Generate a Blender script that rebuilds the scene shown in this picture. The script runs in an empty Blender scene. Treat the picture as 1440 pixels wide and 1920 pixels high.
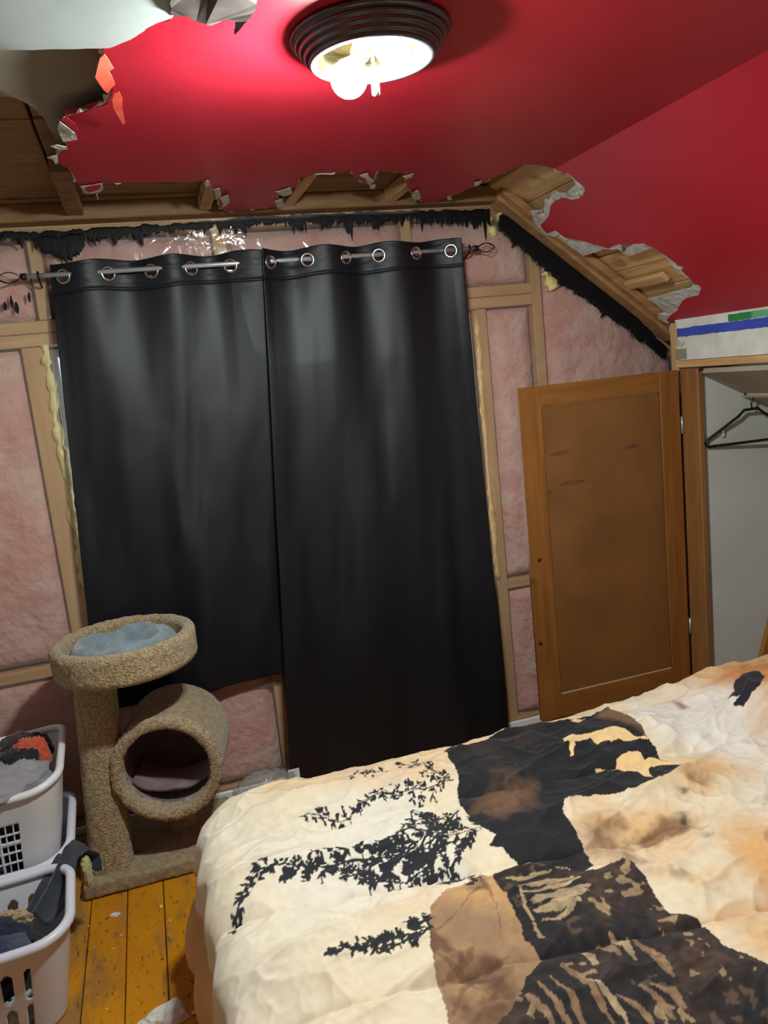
import bpy, bmesh, math, random
import numpy as np
from mathutils import Vector, Matrix, geometry as mgeo

random.seed(7)
rng = np.random.default_rng(11)
S = bpy.context.scene
COL = S.collection

# ------------------------------------------------------------------ camera
F_PX = 1490.5
CM = np.array([[0.95082463, -0.29173245, -0.10404182],      # camera right in world axes
               [-0.14823566, -0.13367745, -0.97987577],     # camera down
               [0.27195351, 0.94711273, -0.17034897]])      # camera forward
CP = np.array([0.0, -3.0709, 1.6064])
cd = bpy.data.cameras.new('camera')
cam = bpy.data.objects.new('camera', cd)
COL.objects.link(cam)
cd.sensor_fit = 'VERTICAL'
cd.sensor_height = 36.0
cd.lens = F_PX * 36.0 / 1920.0
cd.clip_start = 0.02
_r, _d, _f = CM
cam.matrix_world = Matrix(((_r[0], -_d[0], -_f[0], CP[0]), (_r[1], -_d[1], -_f[1], CP[1]),
                           (_r[2], -_d[2], -_f[2], CP[2]), (0, 0, 0, 1)))
S.camera = cam

# ------------------------------------------------------------------ world, exposure
W = bpy.data.worlds.new('World')
S.world = W
W.use_nodes = True
W.node_tree.nodes['Background'].inputs[0].default_value = (0.62, 0.74, 1.0, 1)
W.node_tree.nodes['Background'].inputs[1].default_value = 1.3
S.view_settings.view_transform = 'Standard'
S.view_settings.look = 'None'
S.view_settings.gamma = 1.0
S.view_settings.use_curve_mapping = False
S.view_settings.exposure = 1.42
BULB_STRENGTH = 520.0


# ------------------------------------------------------------------ pixel -> place
def ray(px, py):
    return CM.T @ np.array([(px - 720) / F_PX, (py - 960) / F_PX, 1.0])
def onY(px, py, y):
    r = ray(px, py); return CP + (y - CP[1]) / r[1] * r
def onZ(px, py, z):
    r = ray(px, py); return CP + (z - CP[2]) / r[2] * r
def onX(px, py, x):
    r = ray(px, py); return CP + (x - CP[0]) / r[0] * r
CEIL = 2.225; CREASE = 1.449; SL = 0.774; KNEE = 2.131; CX = 0.51
COSS = 1 / math.sqrt(1 + SL * SL); SINS = SL * COSS
LCREASE = 2 * CX - CREASE
LKNEE = 2 * CX - KNEE
FRONT = -4.3
def onS(px, py):
    n = np.array([SL, 0, 1.0]); k = CEIL + SL * CREASE
    r = ray(px, py); return CP + (k - n @ CP) / (n @ r) * r
def on_ceiling(px, py):
    """pixel on the ceiling, as unfolded (u, v)"""
    p = onZ(px, py, CEIL)
    if p[0] <= CREASE and p[1] < 0.4 and ray(px, py)[2] > 0:
        return (p[0], p[1])
    p = onS(px, py)
    return (CREASE + (p[0] - CREASE) / COSS, p[1])
def fold(u, v, up=0.0):
    """unfolded ceiling coordinates -> place; up = distance above the room face"""
    if u > CREASE:
        t = (u - CREASE)
        return (CREASE + t * COSS + up * SINS, v, CEIL - t * SINS + up * COSS)
    if u < LCREASE:
        t = (LCREASE - u)
        return (LCREASE - t * COSS - up * SINS, v, CEIL - t * SINS + up * COSS)
    return (u, v, CEIL + up)
def proj_np(P):
    c = (P - CP) @ CM.T
    return 720 + F_PX * c[..., 0] / c[..., 2], 960 + F_PX * c[..., 1] / c[..., 2]


# ------------------------------------------------------------------ noise
def _hash(ix, iy, iz, seed):
    h = (ix.astype(np.int64) * 374761393 + iy.astype(np.int64) * 668265263 + iz.astype(np.int64) * 1274126177
         + seed * 974634713) & 0xFFFFFFFF
    h = ((h ^ (h >> 13)) * 1274126177) & 0xFFFFFFFF
    h = (h ^ (h >> 16)) & 0xFFFFFFFF
    return h.astype(np.float64) / 4294967295.0
def vnoise(x, y, z=0.0, seed=0):
    x, y, z = np.broadcast_arrays(np.asarray(x, float), np.asarray(y, float), np.asarray(z, float))
    ix, iy, iz = np.floor(x), np.floor(y), np.floor(z)
    fx, fy, fz = x - ix, y - iy, z - iz
    fx = fx * fx * fx * (fx * (fx * 6 - 15) + 10); fy = fy * fy * fy * (fy * (fy * 6 - 15) + 10)
    fz = fz * fz * fz * (fz * (fz * 6 - 15) + 10)
    def L(a, b, t): return a + (b - a) * t
    h = lambda a, b, c: _hash(ix + a, iy + b, iz + c, seed)
    return L(L(L(h(0, 0, 0), h(1, 0, 0), fx), L(h(0, 1, 0), h(1, 1, 0), fx), fy),
             L(L(h(0, 0, 1), h(1, 0, 1), fx), L(h(0, 1, 1), h(1, 1, 1), fx), fy), fz) * 2 - 1
def fbm(x, y, z=0.0, o=4, seed=0, g=0.5):
    s = 0; a = 1; t = 0
    for k in range(o):
        s = s + a * vnoise(np.asarray(x) * 2 ** k, np.asarray(y) * 2 ** k, np.asarray(z) * 2 ** k, seed + k * 17)
        t += a; a *= g
    return s / t
def ridged(x, y, z=0.0, o=3, seed=0):
    s = 0; a = 1; t = 0
    for k in range(o):
        s = s + a * (1 - np.abs(vnoise(np.asarray(x) * 2 ** k, np.asarray(y) * 2 ** k, z, seed + 31 * k))) ** 3
        t += a; a *= 0.5
    return s / t


# ------------------------------------------------------------------ materials
def lin(c):
    return tuple(((v / 255) / 12.92 if v / 255 <= 0.04045 else ((v / 255 + 0.055) / 1.055) ** 2.4) for v in c[:3]) + (1,)
def mat(name, c1, c2=None, rough=0.6, scale=8.0, detail=4.0, bump=0.0, bscale=None, metal=0.0, spec=0.5,
        stretch=None, sheen=0.0, distort=0.0, lo=0.35, hi=0.65, c3=None, bdist=0.01):
    m = bpy.data.materials.new(name); m.use_nodes = True
    nt = m.node_tree; b = nt.nodes['Principled BSDF']
    b.inputs['Roughness'].default_value = rough; b.inputs['Metallic'].default_value = metal
    b.inputs['Specular IOR Level'].default_value = spec
    if sheen:
        b.inputs['Sheen Weight'].default_value = sheen
    b.inputs['Base Color'].default_value = lin(c1)
    tc = nt.nodes.new('ShaderNodeTexCoord'); mp = nt.nodes.new('ShaderNodeMapping')
    nt.links.new(tc.outputs['Object'], mp.inputs[0])
    if stretch: mp.inputs['Scale'].default_value = stretch
    if c2 is not None:
        n = nt.nodes.new('ShaderNodeTexNoise'); n.inputs['Scale'].default_value = scale; n.inputs['Detail'].default_value = detail
        n.inputs['Distortion'].default_value = distort
        r = nt.nodes.new('ShaderNodeValToRGB'); r.color_ramp.elements[0].position = lo; r.color_ramp.elements[1].position = hi
        r.color_ramp.elements[0].color = lin(c1); r.color_ramp.elements[1].color = lin(c2)
        if c3 is not None:
            e = r.color_ramp.elements.new((lo + hi) / 2); e.color = lin(c3)
        nt.links.new(mp.outputs[0], n.inputs['Vector']); nt.links.new(n.outputs['Fac'], r.inputs[0])
        nt.links.new(r.outputs[0], b.inputs['Base Color'])
    if bump:
        n2 = nt.nodes.new('ShaderNodeTexNoise'); n2.inputs['Scale'].default_value = bscale or scale * 4; n2.inputs['Detail'].default_value = 3
        bp = nt.nodes.new('ShaderNodeBump'); bp.inputs['Strength'].default_value = bump; bp.inputs['Distance'].default_value = bdist
        nt.links.new(mp.outputs[0], n2.inputs['Vector']); nt.links.new(n2.outputs['Fac'], bp.inputs['Height'])
        nt.links.new(bp.outputs[0], b.inputs['Normal'])
    return m
def wood(name, c1, c2, axis=2, rough=0.6, scale=9.0, knots=None, bump=0.15):
    st = [9.0, 9.0, 9.0]; st[axis] = 0.9
    m = mat(name, c1, c2, rough=rough, scale=scale * 0.35, detail=6, stretch=tuple(st), distort=0.8, lo=0.3, hi=0.72, bump=bump, bscale=10, bdist=0.002)
    if knots:
        nt = m.node_tree; b = nt.nodes['Principled BSDF']
        src = b.inputs['Base Color'].links[0].from_socket
        tc = nt.nodes.new('ShaderNodeTexCoord')
        v = nt.nodes.new('ShaderNodeTexNoise'); v.inputs['Scale'].default_value = 5.0; v.inputs['Detail'].default_value = 2
        r = nt.nodes.new('ShaderNodeValToRGB'); r.color_ramp.elements[0].position = 0.66; r.color_ramp.elements[1].position = 0.76
        mx = nt.nodes.new('ShaderNodeMix'); mx.data_type = 'RGBA'
        nt.links.new(tc.outputs['Object'], v.inputs['Vector']); nt.links.new(v.outputs['Fac'], r.inputs[0])
        nt.links.new(r.outputs[0], mx.inputs[0]); nt.links.new(src, mx.inputs[6]); mx.inputs[7].default_value = lin(knots)
        nt.links.new(mx.outputs[2], b.inputs['Base Color'])
    return m
def clear_plastic(name, veil=0.10, rough=0.12, tint=(230, 228, 226), bump=0.3, bscale=14.0):
    m = bpy.data.materials.new(name); m.use_nodes = True
    nt = m.node_tree; nt.nodes.remove(nt.nodes['Principled BSDF'])
    out = nt.nodes['Material Output']
    tr = nt.nodes.new('ShaderNodeBsdfTransparent'); tr.inputs[0].default_value = (0.97, 0.96, 0.95, 1)
    df = nt.nodes.new('ShaderNodeBsdfDiffuse'); df.inputs[0].default_value = lin(tint)
    gl = nt.nodes.new('ShaderNodeBsdfGlossy'); gl.inputs['Roughness'].default_value = rough
    a = nt.nodes.new('ShaderNodeMixShader'); a.inputs[0].default_value = veil
    b = nt.nodes.new('ShaderNodeMixShader')
    fr = nt.nodes.new('ShaderNodeLayerWeight'); fr.inputs[0].default_value = 0.5      # same from both sides of the film
    pw = nt.nodes.new('ShaderNodeMath'); pw.operation = 'POWER'; pw.inputs[1].default_value = 5.0
    mul = nt.nodes.new('ShaderNodeMath'); mul.operation = 'MULTIPLY_ADD'; mul.inputs[1].default_value = 0.7; mul.inputs[2].default_value = 0.06
    tc = nt.nodes.new('ShaderNodeTexCoord'); n = nt.nodes.new('ShaderNodeTexNoise')
    n.inputs['Scale'].default_value = bscale; n.inputs['Detail'].default_value = 3; n.inputs['Distortion'].default_value = 1.2
    bp = nt.nodes.new('ShaderNodeBump'); bp.inputs['Strength'].default_value = bump; bp.inputs['Distance'].default_value = 0.02
    L = nt.links.new
    L(tc.outputs['Object'], n.inputs['Vector']); L(n.outputs['Fac'], bp.inputs['Height'])
    L(bp.outputs[0], gl.inputs['Normal']); L(bp.outputs[0], fr.inputs['Normal'])
    L(fr.outputs['Facing'], pw.inputs[0]); L(pw.outputs[0], mul.inputs[0]); L(tr.outputs[0], a.inputs[1]); L(df.outputs[0], a.inputs[2])
    L(mul.outputs[0], b.inputs[0]); L(a.outputs[0], b.inputs[1]); L(gl.outputs[0], b.inputs[2]); L(b.outputs[0], out.inputs[0])
    return m
def emit(name, c, s):
    m = bpy.data.materials.new(name); m.use_nodes = True
    b = m.node_tree.nodes['Principled BSDF']
    b.inputs['Base Color'].default_value = (0.9, 0.9, 0.9, 1)
    b.inputs['Emission Color'].default_value = c; b.inputs['Emission Strength'].default_value = s
    return m
def attr_mat(name, attr, rough=0.85, sheen=0.2, bump=0.2, bscale=600.0):
    m = mat(name, (200, 200, 200), rough=rough, sheen=sheen, bump=bump, bscale=bscale, spec=0.25, bdist=0.001)
    nt = m.node_tree; a = nt.nodes.new('ShaderNodeAttribute'); a.attribute_name = attr
    nt.links.new(a.outputs['Color'], nt.nodes['Principled BSDF'].inputs['Base Color'])
    return m

M = {}
M['red'] = mat('red_paint', (178, 30, 48), (186, 36, 54), rough=0.42, scale=3, bump=0.06, bscale=60, spec=0.4)
M['paper'] = mat('torn_drywall_paper', (214, 214, 208), (176, 172, 160), rough=0.9, scale=30, bump=0.5, bscale=90)
M['flap'] = mat('lit_paper_flap', (225, 70, 50), (240, 120, 90), rough=0.7, scale=9)  # orange base colour carries the lamplight on the red paper
M['plaster'] = mat('old_plaster', (178, 186, 187), (164, 170, 168), rough=0.9, scale=5, bump=0.08, bscale=12, lo=0.3, hi=0.75)
M['greysheet'] = mat('grey_backing_sheet', (150, 140, 124), (128, 118, 102), rough=0.75, scale=3, bump=0.2, bscale=10)
M['roofwood_x'] = wood('roof_board_wood_across', (150, 112, 70), (112, 78, 46), axis=0, knots=(66, 40, 24))
M['roofwood_y'] = wood('roof_board_wood_deep', (222, 184, 128), (184, 140, 88), axis=1, knots=(84, 50, 28))
M['rafter'] = wood('rafter_wood', (190, 146, 98), (146, 100, 64), axis=0, knots=(84, 48, 30))
M['stud'] = wood('stud_wood', (206, 166, 112), (184, 140, 88), axis=2, knots=(120, 76, 40))
M['plate'] = wood('plate_wood', (208, 168, 112), (186, 142, 88), axis=0, knots=(120, 76, 40))
M['pink'] = mat('pink_fibreglass', (208, 148, 138), (218, 184, 172), rough=0.95, scale=5, detail=6, bump=0.8, bscale=28, sheen=0.3, bdist=0.02, c3=(212, 164, 154), distort=1.0)
M['sheath'] = mat('dark_sheathing', (70, 54, 40), (50, 38, 28), rough=0.9)
M['black'] = mat('black_sealant', (8, 9, 12), (15, 16, 20), rough=0.6, scale=30, bump=0.3, bscale=90, bdist=0.004, spec=0.25)
M['foam'] = mat('yellow_spray_foam', (226, 208, 128), (240, 226, 160), rough=0.75, scale=25, bump=0.6, bscale=60)
M['foam_old'] = mat('amber_spray_foam', (214, 160, 84), (230, 190, 112), rough=0.7, scale=25, bump=0.6, bscale=60)
M['poly'] = clear_plastic('clear_poly_sheeting', veil=0.13, rough=0.08, bump=0.55, bscale=5.5, tint=(214, 206, 200))
M['bag'] = clear_plastic('clear_plastic_bag', veil=0.30, rough=0.15, tint=(190, 200, 205), bump=0.5)
M['vinyl'] = mat('white_vinyl', (226, 230, 236), rough=0.4)
M['curtain'] = mat('black_blackout_cloth', (8, 11, 19), (10, 13, 22), rough=0.50, scale=300, bump=0.12, bscale=900, sheen=0.0, spec=0.4, bdist=0.001)
M['steel'] = mat('brushed_steel', (196, 198, 202), rough=0.34, metal=0.55)
M['chrome'] = mat('silver_grommet', (200, 198, 192), rough=0.22, metal=1.0)
M['ironwire'] = mat('dark_wire', (52, 42, 40), rough=0.45, metal=0.7)
M['tag'] = mat('white_tag', (232, 234, 238), rough=0.7)
M['ink'] = mat('grey_ink', (120, 122, 126), rough=0.8)
M['bronze'] = mat('dark_bronze', (92, 94, 100), (78, 80, 86), rough=0.24, metal=0.7)
M['pan'] = mat('polished_pan', (226, 214, 170), rough=0.15, metal=1.0)
M['ceramic'] = mat('white_socket', (236, 236, 232), rough=0.4)
M['bulb_on'] = emit('lit_bulb', (0.90, 1.0, 0.965, 1), BULB_STRENGTH)
M['bulb_side'] = emit('lit_bulb_in_ring', (0.90, 1.0, 0.965, 1), BULB_STRENGTH * 1.7)
M['bulb_off'] = mat('frosted_bulb', (236, 236, 230), rough=0.35)
M['carpet'] = mat('beige_carpet', (196, 174, 134), (146, 122, 86), rough=0.95, scale=110, detail=3, bump=1.0, bscale=190, sheen=0.3, lo=0.38, hi=0.66, bdist=0.012)
M['carpet_flat'] = mat('worn_beige_carpet', (168, 150, 118), (136, 118, 88), rough=0.95, scale=60, detail=4, bump=0.7, bscale=200, sheen=0.3, bdist=0.006)
M['plush'] = mat('blue_grey_plush', (134, 150, 158), (112, 128, 138), rough=0.9, scale=30, bump=0.5, bscale=120, sheen=0.5)
M['liner'] = mat('plum_grey_liner', (136, 112, 122), (116, 94, 102), rough=0.9, scale=12, bump=0.3, bscale=80, sheen=0.3)
M['doorwood'] = wood('honey_pine', (150, 98, 44), (126, 78, 32), axis=2, rough=0.4, knots=(92, 48, 20))
M['doorrail'] = wood('honey_pine_rail', (150, 98, 44), (126, 78, 32), axis=0, rough=0.4, knots=(92, 48, 20))
M['hardboard'] = mat('brown_hardboard', (132, 88, 44), (114, 74, 36), rough=0.55, scale=4, detail=5, bump=0.1, bscale=200)
M['smudge'] = mat('dark_smudge', (92, 62, 36), (110, 74, 40), rough=0.6, scale=40)
M['jamb'] = wood('jamb_pine', (150, 104, 56), (126, 84, 42), axis=2, rough=0.55, knots=(72, 44, 24))
M['jambdark'] = mat('hole_and_shade_brown', (52, 34, 24), rough=0.7)
M['white_wall'] = mat('white_wall_paint', (206, 208, 204), (198, 200, 196), rough=0.8, scale=3, bump=0.1, bscale=80)
M['patch'] = mat('patched_plaster', (226, 230, 224), (206, 206, 192), rough=0.85, scale=9, bump=0.2, bscale=30)
M['blue'] = mat('blue_paint', (52, 72, 178), (60, 82, 186), rough=0.6)
M['green'] = mat('green_paint', (44, 132, 66), (96, 176, 130), rough=0.6, scale=3, lo=0.48, hi=0.52)
M['closet_ceiling'] = mat('closet_sloped_board', (176, 168, 152), (160, 152, 136), rough=0.85, scale=4)
M['dowel'] = mat('cream_dowel', (222, 212, 184), rough=0.6)
M['hanger'] = mat('black_plastic', (22, 20, 22), rough=0.4)
M['wall_plain'] = mat('beige_wall', (168, 162, 150), rough=0.85)
M['basket'] = mat('white_basket_plastic', (228, 230, 232), rough=0.38, spec=0.5)
M['basket_lilac'] = mat('cool_white_basket_plastic', (222, 224, 238), rough=0.36, spec=0.5)
M['mattress'] = mat('white_ticking', (214, 208, 198), rough=0.9)
M['bedwood'] = wood('bed_frame_wood', (110, 72, 40), (84, 52, 28), axis=0)
M['chip'] = mat('plaster_chip', (226, 226, 220), (200, 196, 186), rough=0.9, scale=40, bump=0.4, bscale=120)
M['darkmound'] = mat('dark_floor_mound', (34, 30, 28), (44, 40, 36), rough=0.95, scale=9)
def cloth(name, c1, c2=None, scale=6): return mat(name, c1, c2 or tuple(int(v * .85) for v in c1), rough=0.9, scale=scale, sheen=0.25, bump=0.25, bscale=400, bdist=0.002)

# floor paint with wear
def floor_mat():
    m = mat('worn_orange_floor_paint', (204, 138, 18), (194, 124, 16), rough=0.38, scale=4, bump=0.15, bscale=60, bdist=0.003)
    nt = m.node_tree; b = nt.nodes['Principled BSDF']; L = nt.links.new
    src = b.inputs['Base Color'].links[0].from_socket
    tc = nt.nodes.new('ShaderNodeTexCoord'); oi = nt.nodes.new('ShaderNodeObjectInfo')
    mp = nt.nodes.new('ShaderNodeMapping'); mp.inputs['Scale'].default_value = (1.0, 0.30, 1.0)
    L(tc.outputs['Object'], mp.inputs[0])
    n1 = nt.nodes.new('ShaderNodeTexNoise'); n1.inputs['Scale'].default_value = 7; n1.inputs['Detail'].default_value = 9; n1.inputs['Roughness'].default_value = 0.7
    L(mp.outputs[0], n1.inputs['Vector'])
    add = nt.nodes.new('ShaderNodeMath'); add.operation = 'MULTIPLY_ADD'; add.inputs[1].default_value = 0.15; 
    L(oi.outputs['Random'], add.inputs[0]); L(n1.outputs['Fac'], add.inputs[2])
    r = nt.nodes.new('ShaderNodeValToRGB'); r.color_ramp.elements[0].position = 0.53; r.color_ramp.elements[1].position = 0.64
    L(add.outputs[0], r.inputs[0])
    mx = nt.nodes.new('ShaderNodeMix'); mx.data_type = 'RGBA'; L(r.outputs[0], mx.inputs[0]); L(src, mx.inputs[6]); mx.inputs[7].default_value = lin((158, 116, 58))
    n2 = nt.nodes.new('ShaderNodeTexNoise'); n2.inputs['Scale'].default_value = 75; n2.inputs['Detail'].default_value = 7; n2.inputs['Roughness'].default_value = 0.7
    L(mp.outputs[0], n2.inputs['Vector'])
    r2 = nt.nodes.new('ShaderNodeValToRGB'); r2.color_ramp.elements[0].position = 0.575; r2.color_ramp.elements[1].position = 0.65
    L(n2.outputs['Fac'], r2.inputs[0])
    mx2 = nt.nodes.new('ShaderNodeMix'); mx2.data_type = 'RGBA'; L(r2.outputs[0], mx2.inputs[0]); L(mx.outputs[2], mx2.inputs[6]); mx2.inputs[7].default_value = lin((86, 66, 38))
    L(mx2.outputs[2], b.inputs['Base Color'])
    return m
M['floor'] = floor_mat()


# ------------------------------------------------------------------ mesh helpers
def mk(name, v, f, m, parent=None, smooth=False):
    me = bpy.data.meshes.new(name)
    me.from_pydata([tuple(map(float, p)) for p in v], [], [tuple(int(i) for i in q) for q in f]); me.update()
    return mko(name, me, m, parent, smooth)
def mko(name, me, m, parent=None, smooth=False):
    o = bpy.data.objects.new(name, me); COL.objects.link(o)
    if m is not None and not me.materials: me.materials.append(M[m] if isinstance(m, str) else m)
    if smooth: me.polygons.foreach_set('use_smooth', [True] * len(me.polygons))
    if parent is not None: adopt(o, parent)
    return o
def adopt(o, parent):
    o.parent = parent
    if parent.type == 'EMPTY': o.matrix_parent_inverse = Matrix.Translation(-parent.location)
def thing(name, label, cat, loc=(0, 0, 0), group=None):
    o = bpy.data.objects.new(name, None); COL.objects.link(o); o.location = loc; o.empty_display_size = 0.1
    tag(o, label, cat, group); return o
def tag(o, label, cat, group=None):
    o['label'] = label; o['category'] = cat
    if group: o['group'] = group
    return o
def struct(name, label=None, loc=(0, 0, 0)):
    o = bpy.data.objects.new(name, None); COL.objects.link(o); o.location = loc; o.empty_display_size = 0.1
    o['kind'] = 'structure'
    if label: o['label'] = label
    return o
def box(name, a, b, m, parent=None, bevel=0.0, seg=1):
    bm = bmesh.new(); bmesh.ops.create_cube(bm, size=1)
    for v in bm.verts:
        v.co = Vector([(a[i] + b[i]) / 2 + v.co[i] * (b[i] - a[i]) for i in range(3)])
    if bevel: bmesh.ops.bevel(bm, geom=bm.edges[:], offset=bevel, segments=seg, affect='EDGES', profile=0.5)
    me = bpy.data.meshes.new(name); bm.to_mesh(me); bm.free()
    return mko(name, me, m, parent)
def obox(name, center, size, rot, m, parent=None, bevel=0.0):
    bm = bmesh.new(); bmesh.ops.create_cube(bm, size=1)
    for v in bm.verts: v.co = Vector([v.co[i] * size[i] for i in range(3)])
    if bevel: bmesh.ops.bevel(bm, geom=bm.edges[:], offset=bevel, segments=1, affect='EDGES', profile=0.5)
    bm.transform(Matrix.Translation(center) @ rot.to_4x4())
    me = bpy.data.meshes.new(name); bm.to_mesh(me); bm.free()
    return mko(name, me, m, parent)
def tube_data(P, r, n=10, closed=False):
    P = [Vector(p) for p in P]; R = r if hasattr(r, '__len__') else [r] * len(P)
    v = []; f = []; N = len(P); nrm = None
    for i, p in enumerate(P):
        a = P[(i - 1) % N] if (closed or i > 0) else p
        b = P[(i + 1) % N] if (closed or i < N - 1) else p
        t = (b - a).normalized()
        if nrm is None:
            nrm = t.orthogonal().normalized()
        nrm = (nrm - t * nrm.dot(t)).normalized(); bn = t.cross(nrm)
        for k in range(n):
            an = 2 * math.pi * k / n
            v.append(p + (nrm * math.cos(an) + bn * math.sin(an)) * R[i])
    for i in range(N if closed else N - 1):
        j = (i + 1) % N
        for k in range(n):
            f.append((i * n + k, i * n + (k + 1) % n, j * n + (k + 1) % n, j * n + k))
    if not closed:
        f.append(tuple(range(n))[::-1]); f.append(tuple((N - 1) * n + k for k in range(n)))
    return v, f
def tube(name, P, r, m, parent=None, n=10, closed=False):
    v, f = tube_data(P, r, n, closed); return mk(name, v, f, m, parent, True)
def lathe_data(prof, n=48, c=(0, 0, 0)):
    v = []; f = []
    for r, z in prof:
        for k in range(n):
            a = 2 * math.pi * k / n; v.append((c[0] + r * math.cos(a), c[1] + r * math.sin(a), c[2] + z))
    for i in range(len(prof) - 1):
        for k in range(n):
            f.append((i * n + k, i * n + (k + 1) % n, (i + 1) * n + (k + 1) % n, (i + 1) * n + k))
    return v, f
def grid_faces(nu, nv, mask=None, wrap=False):
    i = np.arange(nu if wrap else nu - 1)[:, None]; j = np.arange(nv - 1)[None, :]
    i2 = (i + 1) % nu
    q = np.stack([i * nv + j + 0 * i, i2 * nv + j, i2 * nv + j + 1, i * nv + j + 1], -1).reshape(-1, 4)
    if mask is not None: q = q[mask.reshape(-1)]
    return q
def gridmesh(name, P, m, parent=None, mask=None, wrap=False, smooth=True, thick=0.0):
    nu, nv = P.shape[:2]; q = grid_faces(nu, nv, mask, wrap)
    me = bpy.data.meshes.new(name)
    me.vertices.add(nu * nv); me.vertices.foreach_set('co', P.reshape(-1).astype(np.float32))
    me.loops.add(q.size); me.loops.foreach_set('vertex_index', q.reshape(-1).astype(np.int32))
    me.polygons.add(len(q)); me.polygons.foreach_set('loop_start', np.arange(0, q.size, 4, dtype=np.int32))
    me.update(calc_edges=True); me.validate()
    if mask is not None:
        bm = bmesh.new(); bm.from_mesh(me)
        bmesh.ops.delete(bm, geom=[v for v in bm.verts if not v.link_faces], context='VERTS')
        bm.to_mesh(me); bm.free()
    o = mko(name, me, m, parent, smooth)
    if thick:
        s = o.modifiers.new('thickness', 'SOLIDIFY'); s.thickness = thick; s.offset = 0
    return o
def poly2d(name, loops, place, m, parent=None, thick=0.0, up0=0.0, step=0.0, extra=None):
    """filled outline (first loop; further loops are holes or inner points), placed by place(u, v, up)"""
    pts = []; edges = []
    for L in loops:
        b = len(pts); pts += [Vector((float(p[0]), float(p[1]))) for p in L]
        edges += [(b + i, b + (i + 1) % len(L)) for i in range(len(L))]
    if extra: pts += [Vector((float(p[0]), float(p[1]))) for p in extra]
    vs, es, fs, *_ = mgeo.delaunay_2d_cdt(pts, edges, [], 1 if len(loops) == 1 else 2, 1e-6)
    v = [place(p.x, p.y, up0) for p in vs]; f = [tuple(q) for q in fs]
    n = len(v)
    if thick:
        cnt = {}
        for q in f:
            for i in range(len(q)):
                e = (q[i], q[(i + 1) % len(q)]); cnt[e] = 1
        v += [place(p.x, p.y, up0 + thick) for p in vs]
        top = [tuple(i + n for i in q[::-1]) for q in f]
        side = [(e[1], e[0], e[0] + n, e[1] + n) for e in cnt if (e[1], e[0]) not in cnt]
        f = f + top + side
    return mk(name, v, f, m, parent)
def inside(poly, x, y):
    poly = np.asarray(poly, float); c = np.zeros(np.shape(x), bool); n = len(poly)
    for i in range(n):
        x1, y1 = poly[i]; x2, y2 = poly[(i + 1) % n]
        if y1 == y2: continue
        c ^= ((y1 > y) != (y2 > y)) & (x < (x2 - x1) * (y - y1) / (y2 - y1) + x1)
    return c
def rough_line(P, step=0.012, amp=0.004, seed=1):
    """resample a polyline and roughen it like torn paper"""
    out = []; s = 0
    for i in range(len(P) - 1):
        a = np.array(P[i], float); b = np.array(P[i + 1], float); L = np.linalg.norm(b - a)
        n = max(1, int(L / step)); t = (b - a) / max(L, 1e-9); nr = np.array([-t[1], t[0]])
        for k in range(n):
            q = a + (b - a) * k / n
            d = amp * float(fbm(np.array((s + L * k / n) * 60), np.array(seed * 7.3), o=3, seed=seed)) * (1 if k else 0.3)
            out.append(tuple(q + nr * d))
        s += L
    out.append(tuple(P[-1])); return out


# ================================================================== STRUCTURE
# ---------------- floor
floor = struct('floor', 'orange painted plank floor, worn and scuffed')
PW = 0.115; x = -1.2; k = 0
while x < 3.1:
    cut = random.uniform(-3.2, -1.2) if random.random() < .5 else None
    segs = [(FRONT, 0.1)] if cut is None else [(FRONT, cut), (cut + 0.003, 0.1)]
    for (a, b) in segs:
        dz = random.uniform(-0.0012, 0.0008)
        box('floor_board', (x + 0.0015, a, -0.022), (x + PW - 0.0015, b, dz), 'floor', floor, bevel=0.0025)
    x += PW
box('subfloor', (-1.25, FRONT, -0.05), (3.15, 0.12, -0.022), 'sheath', floor)

# ---------------- gable wall
wb = struct('wall_back', 'unfinished gable wall of studs and pink insulation behind clear plastic')
def slope_z(x):
    if x > CREASE: return CEIL - SL * (x - CREASE)
    if x < LCREASE: return CEIL - SL * (LCREASE - x)
    return CEIL
WIN = (-0.285, 1.354, 0.69, 1.815)     # window opening x0 x1 z0 z1
def wall_piece(x0, x1, z0, z1, y0=0.095, y1=0.12):
    v = [(x0, y0, z0), (x1, y0, z0), (x1, y0, z1(x1) if callable(z1) else z1), (x0, y0, z1(x0) if callable(z1) else z1)]
    v += [(p[0], y1, p[2]) for p in v]
    return v, [(0, 1, 2, 3), (7, 6, 5, 4), (0, 4, 5, 1), (1, 5, 6, 2), (2, 6, 7, 3), (3, 7, 4, 0)]
zt = lambda q: slope_z(q) + 0.16
vs = []; fs = []
for a in [(-1.2, LCREASE, 0, zt), (LCREASE, WIN[0], 0, zt), (WIN[0], WIN[1], 0, WIN[2]), (WIN[0], WIN[1], WIN[3], zt),
          (WIN[1], CREASE, 0, zt), (CREASE, 3.1, 0, zt)]:
    v, f = wall_piece(*a); b = len(vs); vs += v; fs += [tuple(i + b for i in q) for q in f]
mk('sheathing', vs, fs, 'sheath', wb)
def stud(x0, x1, z0, z1, nm='stud', m='stud', y0=0.0, y1=0.09):
    jx = random.uniform(-0.002, 0.002)
    return box(nm, (x0 + jx, y0 + random.uniform(0, 0.003), z0), (x1 + jx, y1, z1), m, wb, bevel=0.003)
TOPP = 2.19
stud(-1.1, 2.12, 0.0, 0.04, 'bottom_plate', 'plate')
stud(-0.368, -0.290, 0.04, 1.825)                      # trimmer left of the window
stud(-0.292, -0.25, 1.915, TOPP)
stud(0.342, 0.392, 1.915, TOPP); stud(1.072, 1.114, 1.915, TOPP)
stud(1.358, 1.406, 0.04, 1.825); stud(1.620, 1.664, 0.04, 2.07)
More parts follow.
